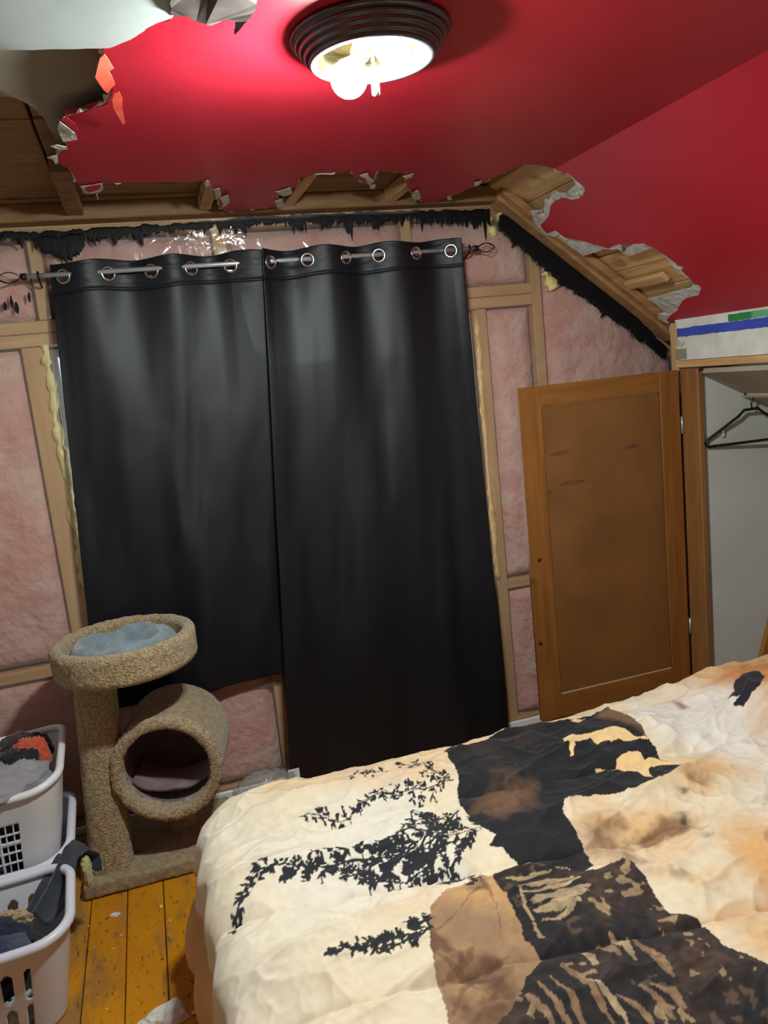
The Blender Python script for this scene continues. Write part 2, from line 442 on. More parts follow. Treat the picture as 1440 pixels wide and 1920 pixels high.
stud(0.345, 0.385, 0.04, 0.63); stud(0.93, 0.97, 0.04, 0.63); stud(-0.06, -0.02, 0.04, 0.63)
stud(-0.80, -0.76, 0.04, 1.9)
stud(-0.75, 1.62, 1.872, 1.913, 'header', 'plate'); stud(-0.75, 1.62, 1.827, 1.870, 'header', 'plate')
stud(-0.265, 1.332, 0.632, 0.672, 'sill_plate', 'plate'); stud(1.405, 1.62, 0.632, 0.672, 'sill_plate', 'plate'); stud(-0.75, -0.362, 0.632, 0.675, 'sill_plate', 'plate')
stud(LCREASE, CREASE + 0.02, TOPP, CEIL + 0.03, 'top_plate', 'plate')
# sloping top plates
for sgn, c0 in ((1, CREASE), (-1, LCREASE)):
    L = 1.06
    ang = math.atan(SL)
    ctr = Vector((c0 + sgn * L / 2 * math.cos(ang), 0.045, CEIL - L / 2 * math.sin(ang) - 0.012))
    obox('sloped_plate', ctr, (L, 0.088, 0.04), Matrix.Rotation(sgn * ang, 3, 'Y'), 'rafter', wb, bevel=0.003)
# insulation batts
def batt(x0, x1, z0, z1, seed, depth=0.075, bulge=0.012):
    nx = max(8, int((x1 - x0) / 0.014)); nz = max(8, int((z1 - z0) / 0.016))
    u = np.linspace(0, 1, nx)[:, None]; w = np.linspace(0, 1, nz)[None, :]
    X = x0 + (x1 - x0) * u + 0 * w
    zt_ = np.array([min(z1, slope_z(q) - 0.045) for q in X[:, 0]])[:, None]
    Z = z0 + (zt_ - z0) * w
    e = np.minimum(np.minimum(u, 1 - u) * (x1 - x0), np.minimum(w, 1 - w) * (z1 - z0))
    edge = 1 - np.exp(-e / 0.018)
    n = fbm(X * 6, Z * 5, o=5, seed=seed) * 0.016 + ridged(X * 5 + seed, Z * 3.5, o=3, seed=seed) * 0.010
    Y = 0.055 - edge * (0.052 + bulge * np.sin(np.pi * u)) - n * edge
    Y = np.maximum(Y, -0.008)
    P = np.stack([X + 0 * Y, Y, Z + 0 * Y], -1)
    return gridmesh('insulation_batt', P, 'pink', wb)
batt(-0.755, -0.362, 0.68, 1.825, 1); batt(-0.755, -0.362, 0.042, 0.63, 2)
batt(-0.755, -0.294, 1.915, 2.188, 3); batt(-0.248, 0.340, 1.915, 2.188, 4); batt(0.394, 1.070, 1.915, 2.188, 5)
batt(1.116, 1.618, 1.915, 2.188, 6)
batt(1.406, 1.618, 0.674, 1.826, 7); batt(1.406, 1.618, 0.042, 0.63, 8)
batt(1.666, 2.295, 0.042, 2.2, 9); batt(0.387, 0.928, 0.042, 0.63, 10); batt(-0.018, 0.343, 0.042, 0.63, 11)
batt(-0.265, -0.062, 0.042, 0.63, 12); batt(-1.1, -0.805, 0.042, 1.6, 13); batt(0.972, 1.332, 0.042, 0.63, 14)

# spray foam beads round the window and in the corners
def foam_bead(P, r, m, seed):
    P = np.asarray(P, float); n = len(P)
    v, f = tube_data([tuple(p) for p in P], [r * (0.75 + 0.5 * float(vnoise(np.array(i * 0.55), np.array(seed * 3.1)))) for i in range(n)], 9)
    v = np.array([tuple(a) for a in v]); d = fbm(v[:, 0] * 60, v[:, 1] * 60, v[:, 2] * 60, o=2, seed=seed) * r * 0.45
    v[:, 0] += d; v[:, 2] += d * 0.6; v[:, 1] = np.minimum(v[:, 1] * 1 - abs(d) * .3, 0.06)
    return mk('spray_foam', v, f, m, wb, True)
zz = np.linspace(1.83, 0.95, 60); foam_bead(np.stack([-0.288 + 0.010 * vnoise(zz * 9, 1.0) - 0.0 * zz, 0 * zz + 0.004, zz], -1), 0.017, 'foam', 1)
zz = np.linspace(1.80, 0.68, 70); foam_bead(np.stack([1.360 + 0.006 * vnoise(zz * 9, 2.0), 0 * zz + 0.004, zz], -1), 0.012, 'foam_old', 2)
for (px, py, r, sd) in [(918, 425, 0.03, 3), (1030, 525, 0.036, 4), (945, 415, 0.018, 5)]:
    p = onY(px, py, -0.004); t = np.linspace(-1, 1, 9)
    foam_bead(np.stack([p[0] + 0.02 * t, 0 * t + 0.0, p[2] - 0.035 * t], -1), r, 'foam', sd)

# black sealant smeared along the top of the plastic
def smear(name, pts_top, pts_bot, y0, seed, amp, step=0.0035):
    """strip between two lines on the wall; ragged lower edge"""
    a = np.array(pts_top, float); b = np.array(pts_bot, float)
    L = np.sum(np.linalg.norm(np.diff(a, axis=0), axis=1)); n = int(L / step)
    t = np.linspace(0, 1, n); s = np.linspace(0, 1, len(a))
    A = np.stack([np.interp(t, s, a[:, i]) for i in (0, 1)], -1); B = np.stack([np.interp(t, s, b[:, i]) for i in (0, 1)], -1)
    q = t * L
    k = fbm(q * 16, 0.3, o=5, seed=seed, g=0.75) * 0.8 + np.maximum(0, vnoise(q * 60, 7.7, seed=seed + 3)) ** 4 * 2.2
    k2 = fbm(q * 30, 5.3, o=3, seed=seed + 9)
    D = B - A; ln = np.linalg.norm(D, axis=1, keepdims=True); D = D / np.maximum(ln, 1e-6)
    k = k + 0.5 * rng.normal(0, 1, n) * (np.abs(vnoise(q * 30, 2.2, seed=seed)))
    B = B + D * (amp * k)[:, None]; A = A + D * (amp * 0.35 * k2)[:, None]
    m = 9; w = np.linspace(0, 1, m)
    P = np.zeros((n, m, 3))
    for j in range(m):
        c = A + (B - A) * w[j]
        P[:, j, 0] = c[:, 0]; P[:, j, 2] = c[:, 1]
        P[:, j, 1] = y0 - (0.0025 * math.sin(math.pi * w[j]) ** 0.5) * (0.6 + 0.5 * fbm(c[:, 0] * 60, c[:, 1] * 60, o=2, seed=seed))
    return gridmesh(name, P, 'black', wb, thick=0.002)
smear('black_sealant', [(-0.42, 2.205), (0.0, 2.205), (0.5, 2.218), (1.0, 2.216), (1.44, 2.205)],
      [(-0.42, 2.178), (0.0, 2.180), (0.5, 2.190), (1.0, 2.180), (1.44, 2.155)], -0.030, 2, 0.034)
smear('black_sealant', [(-0.26, 2.19), (-0.17, 2.19), (-0.10, 2.19)], [(-0.26, 2.15), (-0.17, 2.105), (-0.10, 2.15)], -0.0315, 5, 0.03)
S1 = [onY(p[0], p[1], 0) for p in [(935, 405), (1000, 440), (1080, 500), (1150, 560), (1200, 610), (1243, 655)]]
S2 = [onY(p[0], p[1], 0) for p in [(925, 425), (975, 470), (1050, 535), (1130, 590), (1190, 632), (1235, 672)]]
smear('black_sealant', [(p[0], p[2]) for p in S1], [(p[0], p[2]) for p in S2], -0.030, 8, 0.022)
for (px, py, w, h, sd) in [(12, 577, .012, .03, 1), (24, 568, .01, .035, 2), (34, 580, .012, .035, 3), (57, 560, .012, .03, 4), (940, 415, .05, .05, 5), (1238, 668, .02, .02, 6), (225, 440, .035, .03, 7)]:
    p = onY(px, py, 0); a = np.linspace(0, 2 * math.pi, 19)[:-1]
    R_ = 1 + 0.35 * vnoise(np.cos(a) * 2 + sd * 5, np.sin(a) * 2, seed=sd)
    poly2d('sealant_spot', [list(zip(p[0] + w * 0.5 * R_ * np.cos(a), p[2] + h * 0.5 * R_ * np.sin(a)))], lambda u, v, up: (u, -0.0285 - up, v), 'black', wb, thick=0.002)
# white baseboard strip
bb = box('baseboard_back', (-0.9, -0.022, 0.0), (2.1, -0.008, 0.03), 'vinyl', None, bevel=0.003); bb['kind'] = 'structure'; bb['label'] = 'thin white strip along the foot of the gable wall'

# ---------------- window behind the curtains
wn = struct('window_1', 'white framed window behind the black curtains', (0.53, 0.06, WIN[2]))
fw = 0.030
box('window_frame', (WIN[0] + .004, 0.035, WIN[2]), (WIN[0] + fw, 0.085, WIN[3]), 'vinyl', wn, bevel=0.003)
box('window_frame', (WIN[1] - fw, 0.035, WIN[2]), (WIN[1] - .004, 0.085, WIN[3]), 'vinyl', wn, bevel=0.003)
box('window_frame', (WIN[0] + fw, 0.035, WIN[3] - fw), (WIN[1] - fw, 0.085, WIN[3]), 'vinyl', wn, bevel=0.003)
box('window_frame', (WIN[0] + fw, 0.035, WIN[2]), (WIN[1] - fw, 0.085, WIN[2] + fw), 'vinyl', wn, bevel=0.003)
box('meeting_rail', (0.51, 0.04, WIN[2] + fw), (0.55, 0.08, WIN[3] - fw), 'vinyl', wn, bevel=0.003)
gm = clear_plastic('window_glass', veil=0.02, rough=0.02, bump=0.0)
box('pane', (WIN[0] + fw, 0.058, WIN[2] + fw), (0.51, 0.062, WIN[3] - fw), gm, wn)
box('pane', (0.55, 0.058, WIN[2] + fw), (WIN[1] - fw, 0.062, WIN[3] - fw), gm, wn)

# ---------------- ceiling
ce = struct('ceiling', 'red painted drywall ceiling torn open along the gable wall', (CX, -1.5, CEIL))
T_A = [(480, -8), (476, 4), (462, 14), (440, 22), (400, 30), (370, 27), (350, 24), (325, 31), (316, 40), (290, 43), (280, 52), (262, 60), (245, 72), (230, 78), (205, 86), (194, 92),
       (203, 120), (212, 150), (207, 182), (200, 196), (162, 210), (124, 219), (131, 236), (145, 256), (146, 264), (126, 266), (128, 276), (112, 290), (108, 305), (130, 317), (140, 332), (148, 348), (158, 356),
       (195, 344), (235, 343), (290, 342), (340, 342), (385, 339), (397, 348), (408, 366), (414, 392), (432, 397), (470, 393), (500, 390), (520, 386), (526, 378), (518, 370), (540, 356), (556, 351), (562, 336), (590, 326), (640, 322), (660, 320),
       (664, 332), (690, 345), (700, 338), (706, 320), (738, 322), (772, 329), (768, 340), (763, 350), (780, 371), (800, 381), (832, 374), (860, 362), (890, 350), (912, 341), (930, 330), (960, 318), (985, 308), (1010, 310), (1042, 320)]
T_B = [(1066, 325), (1084, 342), (1096, 352), (1094, 362), (1085, 374), (1068, 376), (1050, 372), (1034, 384), (1030, 398), (1027, 410), (1014, 424),
       (1024, 437), (1042, 432), (1060, 446), (1088, 451), (1118, 459), (1140, 466), (1156, 459), (1180, 457), (1206, 456), (1230, 467), (1246, 478), (1262, 490), (1270, 497), (1284, 502), (1278, 508), (1290, 519), (1302, 531), (1314, 538), (1311, 553), (1296, 558), (1282, 563), (1275, 573), (1270, 583), (1256, 594), (1249, 601), (1256, 605)]
tear = [on_ceiling(*p) for p in T_A] + [on_ceiling(*p) for p in T_B]
UMAX = CREASE + (KNEE - CREASE) / COSS; UMIN = LCREASE - (LCREASE - LKNEE) / COSS
tear[-1] = (UMAX, tear[-1][1])
tear = [(LCREASE - 0.02, -1.97), (-0.2, -1.93), (0.02, -1.86), (0.18, -1.78)] + tear
tear_r = rough_line(tear, 0.011, 0.0055, 3)
outer = [(UMAX, FRONT), (UMIN, FRONT), (UMIN, -1.97)]
loop = tear_r + outer
# split points on the creases so that the sheet folds there
def crease_pts(cu, v0, v1, n): return [(cu, v) for v in np.linspace(v0, v1, n)]
ex = crease_pts(CREASE, FRONT, -0.35, 60) + crease_pts(LCREASE, FRONT, -1.99, 40)
LA = np.array(loop)
ext = [p for p in ex if bool(inside(LA, np.array(p[0]), np.array(p[1])))]
g = [(u, v) for u in np.arange(UMIN + .05, UMAX - .03, 0.09) for v in np.arange(FRONT + .05, -0.03, 0.09)]
g = [p for p in g if abs(p[0] - CREASE) > .02 and abs(p[0] - LCREASE) > .02]
gi = inside(LA, np.array([p[0] for p in g]), np.array([p[1] for p in g]))
g = [p for p, k in zip(g, gi) if k]
poly2d('red_drywall', [loop], fold, 'red', ce, thick=0.013, extra=ext + g)
# torn paper edge: a ragged strip that sticks out of the red sheet into the hole
def paper_strip(P, wfun, seed, lift=0.004):
    P = np.array(P); n = len(P); T = np.gradient(P, axis=0); T /= np.maximum(np.linalg.norm(T, axis=1, keepdims=True), 1e-9)
    N = np.stack([-T[:, 1], T[:, 0]], -1)     # points to the hole side
    s = np.cumsum(np.r_[0, np.linalg.norm(np.diff(P, axis=0), axis=1)])
    v = []; f = []
    for i in range(n):
        w = wfun(P[i], s[i])
        a = P[i] - N[i] * 0.006; b = P[i] + N[i] * w * 0.5; c = P[i] + N[i] * w
        cu = 0.006 * float(vnoise(np.array(s[i] * 40), np.array(2.0), seed=seed))
        v += [fold(a[0], a[1], lift), fold(b[0], b[1], lift - abs(cu) * 0.5), fold(c[0], c[1], lift + cu)]
    for i in range(n - 1):
        f += [(3 * i, 3 * i + 1, 3 * i + 4, 3 * i + 3), (3 * i + 1, 3 * i + 2, 3 * i + 5, 3 * i + 4)]
    return v, f
def wpaper(p, s):
    base = 0.030 if p[0] > CREASE + .03 else 0.006
    n = float(fbm(np.array(s * 16), np.array(1.1), o=3, seed=4)); n2 = float(vnoise(np.array(s * 90), np.array(4.2), seed=8))
    return max(0.001, base * (0.75 + 1.5 * n) + (0.012 if p[0] < CREASE else 0.006) * max(0, n2) ** 2)
v, f = paper_strip(tear_r, wpaper, 5)
mk('torn_paper_edge', v, f, 'paper', ce)
# loose bits of torn paper hanging on the flat edge
def flat_bit(name, pxs, m, drop, curl=0.0, thick=0.0015):
    P = [tuple(onZ(*p, CEIL - drop)[:2]) for p in pxs]
    c = np.mean(P, axis=0)
    def pl(u, v, up):
        d = drop + curl * ((u - c[0]) * 1.0 + (v - c[1]) * 0.6)
        return fold(u, v, up - d)
    return poly2d(name, [P], pl, m, ce, thick=thick)
flat_bit('torn_paper', [(112, 228), (128, 240), (140, 250), (145, 262), (118, 266), (113, 255), (108, 243)], 'paper', 0.006)
flat_bit('torn_paper', [(95, 275), (106, 272), (125, 276), (127, 280), (110, 281)], 'paper', 0.006)
flat_bit('torn_paper', [(88, 296), (98, 293), (108, 292), (109, 306), (104, 308), (100, 300)], 'paper', 0.006)
flat_bit('torn_paper', [(152, 350), (170, 348), (192, 344), (194, 355), (185, 362), (165, 364), (156, 362)], 'paper', 0.006)
flat_bit('red_scrap', [(160, 356), (172, 348), (188, 346), (189, 352), (180, 358), (166, 361)], 'red', 0.009)
flat_bit('torn_paper', [(179, 361), (182, 361), (185, 375), (183, 375)], 'paper', 0.006)
for q in [[(384, 342), (392, 340), (395, 348), (388, 352)], [(402, 356), (412, 353), (415, 366), (406, 370)], [(412, 372), (428, 366), (430, 380), (416, 392)], [(518, 360), (544, 352), (548, 362), (530, 368)],
          [(515, 378), (530, 373), (534, 386), (520, 390)], [(675, 330), (690, 326), (702, 340), (690, 346)], [(693, 346), (704, 344), (702, 354), (695, 355)], [(756, 332), (775, 326), (772, 333), (760, 338)], [(773, 362), (785, 358), (790, 372), (778, 378)], [(838, 368), (846, 366), (848, 375), (840, 376)], [(890, 342), (902, 338), (900, 346), (893, 350)]]:
    c = np.mean(q, axis=0); r_ = []
    for i in range(len(q)):
        a = np.array(q[i], float); b = np.array(q[(i + 1) % len(q)], float)
        r_ += [tuple(a), tuple((a + b) / 2 + rng.normal(0, 1.8, 2))]
    flat_bit('torn_paper', r_, 'paper', 0.004 + random.uniform(0, .006))
flat_bit('red_scrap', [(661, 324), (704, 322), (703, 338), (690, 342), (676, 334)], 'red', -0.02)
# peeled flaps; the orange ones have lamplight put into their colour
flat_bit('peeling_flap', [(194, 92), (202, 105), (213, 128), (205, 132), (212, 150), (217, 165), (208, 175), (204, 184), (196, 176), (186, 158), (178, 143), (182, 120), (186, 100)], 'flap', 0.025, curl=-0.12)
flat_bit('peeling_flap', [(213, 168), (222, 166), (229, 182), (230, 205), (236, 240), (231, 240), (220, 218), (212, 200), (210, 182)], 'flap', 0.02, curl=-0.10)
flat_bit('peeling_flap', [(113, 222), (126, 219), (140, 232), (147, 246), (146, 256), (134, 240), (122, 230)], 'red', 0.012, curl=-0.05)
# layers seen through the hole, left: plaster slab, grey backing, boards
def px_poly(pxs, z): return [tuple(onZ(*p, z)[:2]) for p in pxs]
zpl = CEIL + 0.004
def plz(z): return lambda u, v, up: (u, v, z + up)
slab = px_poly([(-60, -70), (200, -70), (330, -40), (345, 10), (322, 34), (285, 48), (245, 74), (206, 90), (150, 92), (80, 93), (0, 94), (-60, 94)], zpl - 0.006)
slab = rough_line(slab + [slab[0]], 0.012, 0.004, 9)[:-1]
poly2d('plaster_slab', [slab], plz(zpl - 0.006), 'plaster', ce, thick=0.03)
def sheet(px0, zf, m, name, nu=60, nv=40):
    (x0, x1, y0, y1) = px0
    U, V = np.meshgrid(np.linspace(x0, x1, nu), np.linspace(y0, y1, nv), indexing='ij')
    P = np.stack([U, V, zf(U, V)], -1); return gridmesh(name, P, m, ce, thick=0.003)
gsh = px_poly([(-70, 70), (-70, 186), (0, 188), (30, 189), (50, 195), (66, 205), (80, 214), (92, 235), (106, 262), (116, 262), (160, 230), (240, 190), (240, 60)], CEIL + 0.036)
poly2d('grey_backing', [rough_line(gsh + [gsh[0]], 0.015, 0.004, 12)[:-1]], lambda u, v, up: (u, v, CEIL + 0.036 + up + 0.006 * math.sin(v * 14 + u * 5) + 0.004 * math.sin(u * 23)), 'greysheet', ce, thick=0.003)
dark_flap = [on_ceiling(*p) for p in [(318, -30), (490, -30), (478, 6), (462, 26), (446, 44), (438, 52), (440, 34), (420, 30), (408, 36), (392, 34), (384, 26), (348, 22), (326, 27), (318, 14)]]
poly2d('plastic_flap', [rough_line(dark_flap + [dark_flap[0]], 0.012, 0.003, 15)[:-1]], lambda u, v, up: (u, v, CEIL - 0.010 + up + 0.006 * math.sin(u * 70 + v * 25)), mat('grey_plastic', (96, 88, 84), (70, 64, 62), rough=0.3, scale=14), ce, thick=0.001)
# roof boards over the flat part (they run along the gable wall)
ys = [-2.05, -1.80, -1.56, -1.32, -1.06, -0.91, -0.68, -0.455, -0.29, -0.125, 0.095]
for i in range(len(ys) - 1):
    cuts = sorted([-0.75, random.uniform(0.25, 0.6), random.uniform(0.9, 1.2), 1.60] + [(-0.145 if i in (4, 5, 6) else -0.13 + 0.04 * (i % 3))])
    for a, b in zip(cuts[:-1], cuts[1:]):
        dz = random.uniform(-0.004, 0.006)
        box('roof_board', (a + 0.003, ys[i] + 0.004, CEIL + 0.062 + dz), (b - 0.003, ys[i + 1] - 0.004, CEIL + 0.085 + dz), 'roofwood_x', ce, bevel=0.003)
# ledger and joists along the gable
box('ledger', (LCREASE - 0.1, -0.085, CEIL + 0.002), (CREASE + 0.02, -0.002, CEIL + 0.060), 'roofwood_x', ce, bevel=0.004)
box('blocking', (-0.14, -0.62, CEIL + 0.014), (-0.085, -0.086, CEIL + 0.06), 'roofwood_x', ce, bevel=0.003)
for xx in (0.30, 0.60, 0.99):
    box('joist', (xx, -0.60, CEIL + 0.014), (xx + 0.04, -0.086, CEIL + 0.06), 'roofwood_y', ce, bevel=0.003)
# sloped side: rafter beside the gable and deeper boards
def slope_box(name, u0, u1, v0, v1, h0, h1, m):
    c = [fold(CREASE + u, v, h) for u in (u0, u1) for v in (v0, v1) for h in (h0, h1)]
    f = [(0, 1, 3, 2), (4, 6, 7, 5), (0, 4, 5, 1), (2, 3, 7, 6), (0, 2, 6, 4), (1, 5, 7, 3)]
    o = mk(name, c, f, m, ce)
    bm = bmesh.new(); bm.from_mesh(o.data); bmesh.ops.recalc_face_normals(bm, faces=bm.faces); bmesh.ops.bevel(bm, geom=bm.edges[:], offset=0.003, segments=1, affect='EDGES'); bm.to_mesh(o.data); bm.free()
    return o
slope_box('rafter', 0.0, 1.0, -0.10, -0.003, 0.004, 0.05, 'rafter')
slope_box('rafter', 0.0, 1.0, -0.145, -0.102, 0.016, 0.05, 'rafter')
uu = -0.03; 
while uu < 1.0:
    w = random.choice((0.10, 0.12, 0.135))
    slope_box('roof_board', uu + 0.002, uu + w - 0.002, -1.0, 0.09, 0.052 + random.uniform(0, .004), 0.075, 'roofwood_y'); uu += w
for (u0, u1, v0, v1, h) in [(0.30, 0.345, -0.36, -0.15, 0.022), (0.62, 0.66, -0.40, -0.15, 0.022)]:
    slope_box('lath_strip', u0, u1, v0, v1, h, h + 0.02, 'roofwood_y')
# grey gypsum remains left of the tear on the slope
for sd, pxs in enumerate([[(1000, 412), (1030, 384), (1050, 372), (1085, 374), (1094, 358), (1080, 350), (1040, 380), (1008, 400), (992, 400)], [(1022, 436), (1060, 446), (1140, 466), (1118, 476), (1092, 484), (1060, 462)],
                          [(1212, 565), (1262, 552), (1310, 540), (1312, 553), (1276, 572), (1250, 600), (1244, 590), (1232, 578)], [(1165, 480), (1175, 468), (1215, 460), (1222, 468), (1180, 484)]]):
    P = [on_ceiling(*p) for p in pxs]; P = rough_line(P + [P[0]], 0.010, 0.004, 30 + sd)[:-1]
    poly2d('gypsum_remnant', [P], fold, 'paper', ce, thick=0.004, up0=0.010)
# white plaster over the off-frame left slope, closing the roof
poly2d('left_slope_plaster', [[(LCREASE - 0.02, -1.96), (LCREASE - .02, 0.0), (UMIN, 0.0), (UMIN, -1.96)]], fold, 'plaster', ce, thick=0.013)
vs = [fold(u, v, 0.12) for u in (UMIN - .1, LCREASE, CREASE, UMAX + 0.9) for v in (FRONT - .1, 0.13)]
mk('roof_deck', vs, [(0, 1, 3, 2), (2, 3, 5, 4), (4, 5, 7, 6)], 'sheath', ce)

# ---------------- knee wall on the right with the closet
wr = struct('wall_right', 'white knee wall with blue and green paint bands above the closet opening', (KNEE, -1, 0))
zk = slope_z(KNEE)
box('knee_wall_strip', (KNEE, FRONT, 1.534), (KNEE + 0.02, -0.235, zk + 0.01), 'patch', wr)
def knee_poly(name, pxs, m, out, seed=0, amp=0.003):
    P = [tuple(onX(*p, KNEE)[1:]) for p in pxs]
    if seed: P = rough_line(P + [P[0]], 0.012, amp, seed)[:-1]
    return poly2d(name, [P], lambda u, v, up: (KNEE - out - up, u, v), m, wr, thick=0.001)
def yz(*pts): return pts
def knee_band(name, z0, z1, y0, y1, m, out, seed, amp=0.003):
    P = rough_line([(y0, z0), (y0, z1), (y1, z1), (y1, z0), (y0, z0)], 0.015, amp, seed)[:-1]
    return poly2d(name, [P], lambda u, v, up: (KNEE - out - up, u, v), m, wr, thick=0.0008)
knee_band('blue_paint_band', 1.628, 1.662, FRONT + .05, -0.245, 'blue', 0.0006, 3)
knee_band('green_paint_band', 1.664, 1.689, FRONT + .05, -0.545, 'green', 0.0008, 4)
knee_poly('torn_patch', [(1256, 612), (1262, 622), (1268, 632), (1275, 640), (1285, 642), (1280, 650), (1272, 648), (1262, 640), (1258, 625)], 'paper', 0.0025, 5)
box('corner_stud', (KNEE - 0.004, -0.245, 1.49), (KNEE + 0.05, -0.203, zk - 0.01), 'stud', wr, bevel=0.003)
knee_poly('grey_putty', [(1267, 655), (1288, 653), (1288, 672), (1268, 674)], 'greysheet', 0.004, 6)
box('closet_header', (KNEE - 0.006, FRONT, 1.504), (KNEE + 0.09, -0.245, 1.532), 'roofwood_y', wr, bevel=0.003)
box('closet_jamb', (KNEE - 0.002, -0.363, 0.0), (KNEE + 0.024, -0.255, 1.500), 'jamb', wr, bevel=0.004)
box('knee_return', (2.30, -0.31, 0.0), (2.34, 0.0, 1.50), 'sheath', wr)
box('jamb_shadow_block', (KNEE + 0.004, -0.375, 1.488), (KNEE + 0.03, -0.26, 1.503), 'jambdark', wr)  # dark block whose colour stands in for shade at the jamb head
box('knee_wall_front', (KNEE, FRONT, 0), (KNEE + .02, -1.75, 1.51), 'wall_plain', wr)
wc = struct('wall_closet', 'plain white side wall inside the closet', (2.6, -0.1, 0))
box('closet_side', (KNEE + 0.025, -0.34, 0.0), (3.1, -0.32, 1.49), 'white_wall', wc)
box('closet_back', (3.02, FRONT, 0.0), (3.06, -0.30, 1.06), 'white_wall', wc)
cs = lambda q: 1.476 - 0.49 * (q - 2.153)
mk('closet_sloped_ceiling', [(2.15, FRONT, cs(2.15)), (3.1, FRONT, cs(3.1)), (3.1, -0.30, cs(3.1)), (2.15, -0.30, cs(2.15)), (2.15, FRONT, cs(2.15) + .02), (3.1, FRONT, cs(3.1) + .02), (3.1, -0.30, cs(3.1) + .02), (2.15, -0.30, cs(2.15) + .02)],
   [(0, 1, 2, 3), (7, 6, 5, 4), (0, 4, 5, 1), (1, 5, 6, 2), (2, 6, 7, 3), (3, 7, 4, 0)], 'closet_ceiling', wc)
wl = box('wall_left', (LKNEE - .03, FRONT, 0), (LKNEE, 0.1, slope_z(LKNEE) + .02), 'wall_plain'); wl['kind'] = 'structure'
wf = box('wall_front', (-1.25, FRONT - .04, 0), (3.1, FRONT, 2.4), 'wall_plain'); wf['kind'] = 'structure'

# ---------------- closet door, swung open against the gable wall
dr = struct('door_1', 'honey pine closet door swung open against the gable wall', (2.12, -0.25, 0.12))
DX0, DX1, DZ0, DZ1, DY0, DY1 = 1.389, 2.118, 0.125, 1.497, -0.262, -0.240
def dbox(n, x0, x1, z0, z1, m, y0=DY0, y1=DY1, bev=0.0025): return box(n, (x0, y0, z0), (x1, y1, z1), m, dr, bevel=bev)
dbox('stile', DX0, DX0 + 0.098, DZ0, DZ1, 'doorwood'); dbox('stile', DX1 - 0.092, DX1, DZ0, DZ1, 'doorwood')
dbox('rail', DX0 + 0.0985, DX1 - 0.0925, DZ1 - 0.082, DZ1, 'doorrail'); dbox('rail', DX0 + 0.0985, DX1 - 0.0925, DZ0, DZ0 + 0.10, 'doorrail')
dbox('panel', DX0 + 0.10, DX1 - 0.094, DZ0 + 0.10, DZ1 - 0.084, 'hardboard', -0.2565, -0.246, 0.001)
dbox('panel_bead', DX0 + 0.10, DX1 - 0.094, DZ0 + 0.1005, DZ0 + 0.104, 'dowel', -0.2585, -0.2565, 0.0008)
for (px, py, w, h, sd) in [(1185, 838, .07, .02, 1), (1050, 850, .08, .015, 2), (1075, 905, .10, .018, 3), (1030, 925, .04, .018, 4)]:
    p = onY(px, py, -0.257); a = np.linspace(0, 2 * math.pi, 25)[:-1]; R_ = 1 + 0.5 * vnoise(np.cos(a) * 2.5 + sd * 5, np.sin(a) * 2.5, seed=sd)
    poly2d('smudge', [list(zip(p[0] + w * .5 * R_ * np.cos(a), p[2] + h * .5 * R_ * np.sin(a)))], lambda u, v, up: (u, -0.2566 - up, v), 'smudge', dr, thick=0.0002)
for (px, py) in [(1011, 1050), (1013, 1206)]:
    p = onY(px, py, DY0); tube('knob_hole', [(p[0], DY0 - 0.0015, p[2]), (p[0], DY0 + 0.004, p[2])], 0.0085, 'jambdark', dr, n=14)
for z in (0.4, 1.27):
    tube('hinge', [(2.122, -0.266, z - .035), (2.122, -0.266, z + .035)], 0.005, 'steel', dr, n=10)

# ================================================================== CLEAR PLASTIC ON THE WALL
def plastic_sheet():
    nu, nv = 300, 230
    X, Zf = np.meshgrid(np.linspace(-0.95, 2.28, nu), np.linspace(0, 1, nv), indexing='ij')
    top = np.array([slope_z(q) - 0.012 for q in X[:, 0]])[:, None]
    Z = 0.035 + (top - 0.035) * Zf
    Y = -0.0145 - 0.006 * fbm(X * 3, Z * 3, o=3, seed=3) - 0.0035 * ridged(X * 4 + Z * 3, Z * 2.0, o=3, seed=5)
    # pulled creases running to a staple beside the rod's left bracket
    for (sx, sz, ang, ln, hgt) in [(-0.235, 1.99, -1.9, 0.55, 0.012), (-0.235, 1.99, -1.72, 0.95, 0.010), (-0.24, 2.0, -2.2, 0.5, 0.009), (-0.17, 2.13, -1.35, 0.25, 0.009), (-0.14, 2.13, -1.1, 0.22, 0.008)]:
        dx, dz = math.cos(ang), math.sin(ang)
        t = (X - sx) * dx + (Z - sz) * dz; n = (X - sx) * -dz + (Z - sz) * dx
        w = 0.004 + 0.016 * np.clip(t / ln, 0, 1)
        Y -= hgt * np.exp(-(n / w) ** 2) * ((t > 0) & (t < ln)) * np.clip(1 - t / ln, 0, 1) ** 0.5
    o = gridmesh('plastic_sheeting', np.stack([X, np.minimum(Y, -0.0115), Z], -1), 'poly')
    return tag(o, 'wrinkled clear plastic sheeting stapled over the pink insulation wall', 'plastic sheet')
plastic_sheet()
# gathered fold of plastic along the top
xs = np.linspace(-0.40, 1.44, 160); w = np.linspace(0, 1, 10)
Xg, Wg = np.meshgrid(xs, w, indexing='ij')
Pg = np.stack([Xg, -0.036 - 0.012 * np.sin(Wg * 3.1) - 0.006 * fbm(Xg * 14, Wg * 2, o=3, seed=6), 2.226 - Wg * (0.014 + 0.010 * fbm(Xg * 6, 0.5, o=3, seed=2)) - 0.004], -1)
o = gridmesh('plastic_fold', Pg, 'poly'); tag(o, 'gathered roll of clear plastic along the top edge of the gable wall', 'plastic sheet')

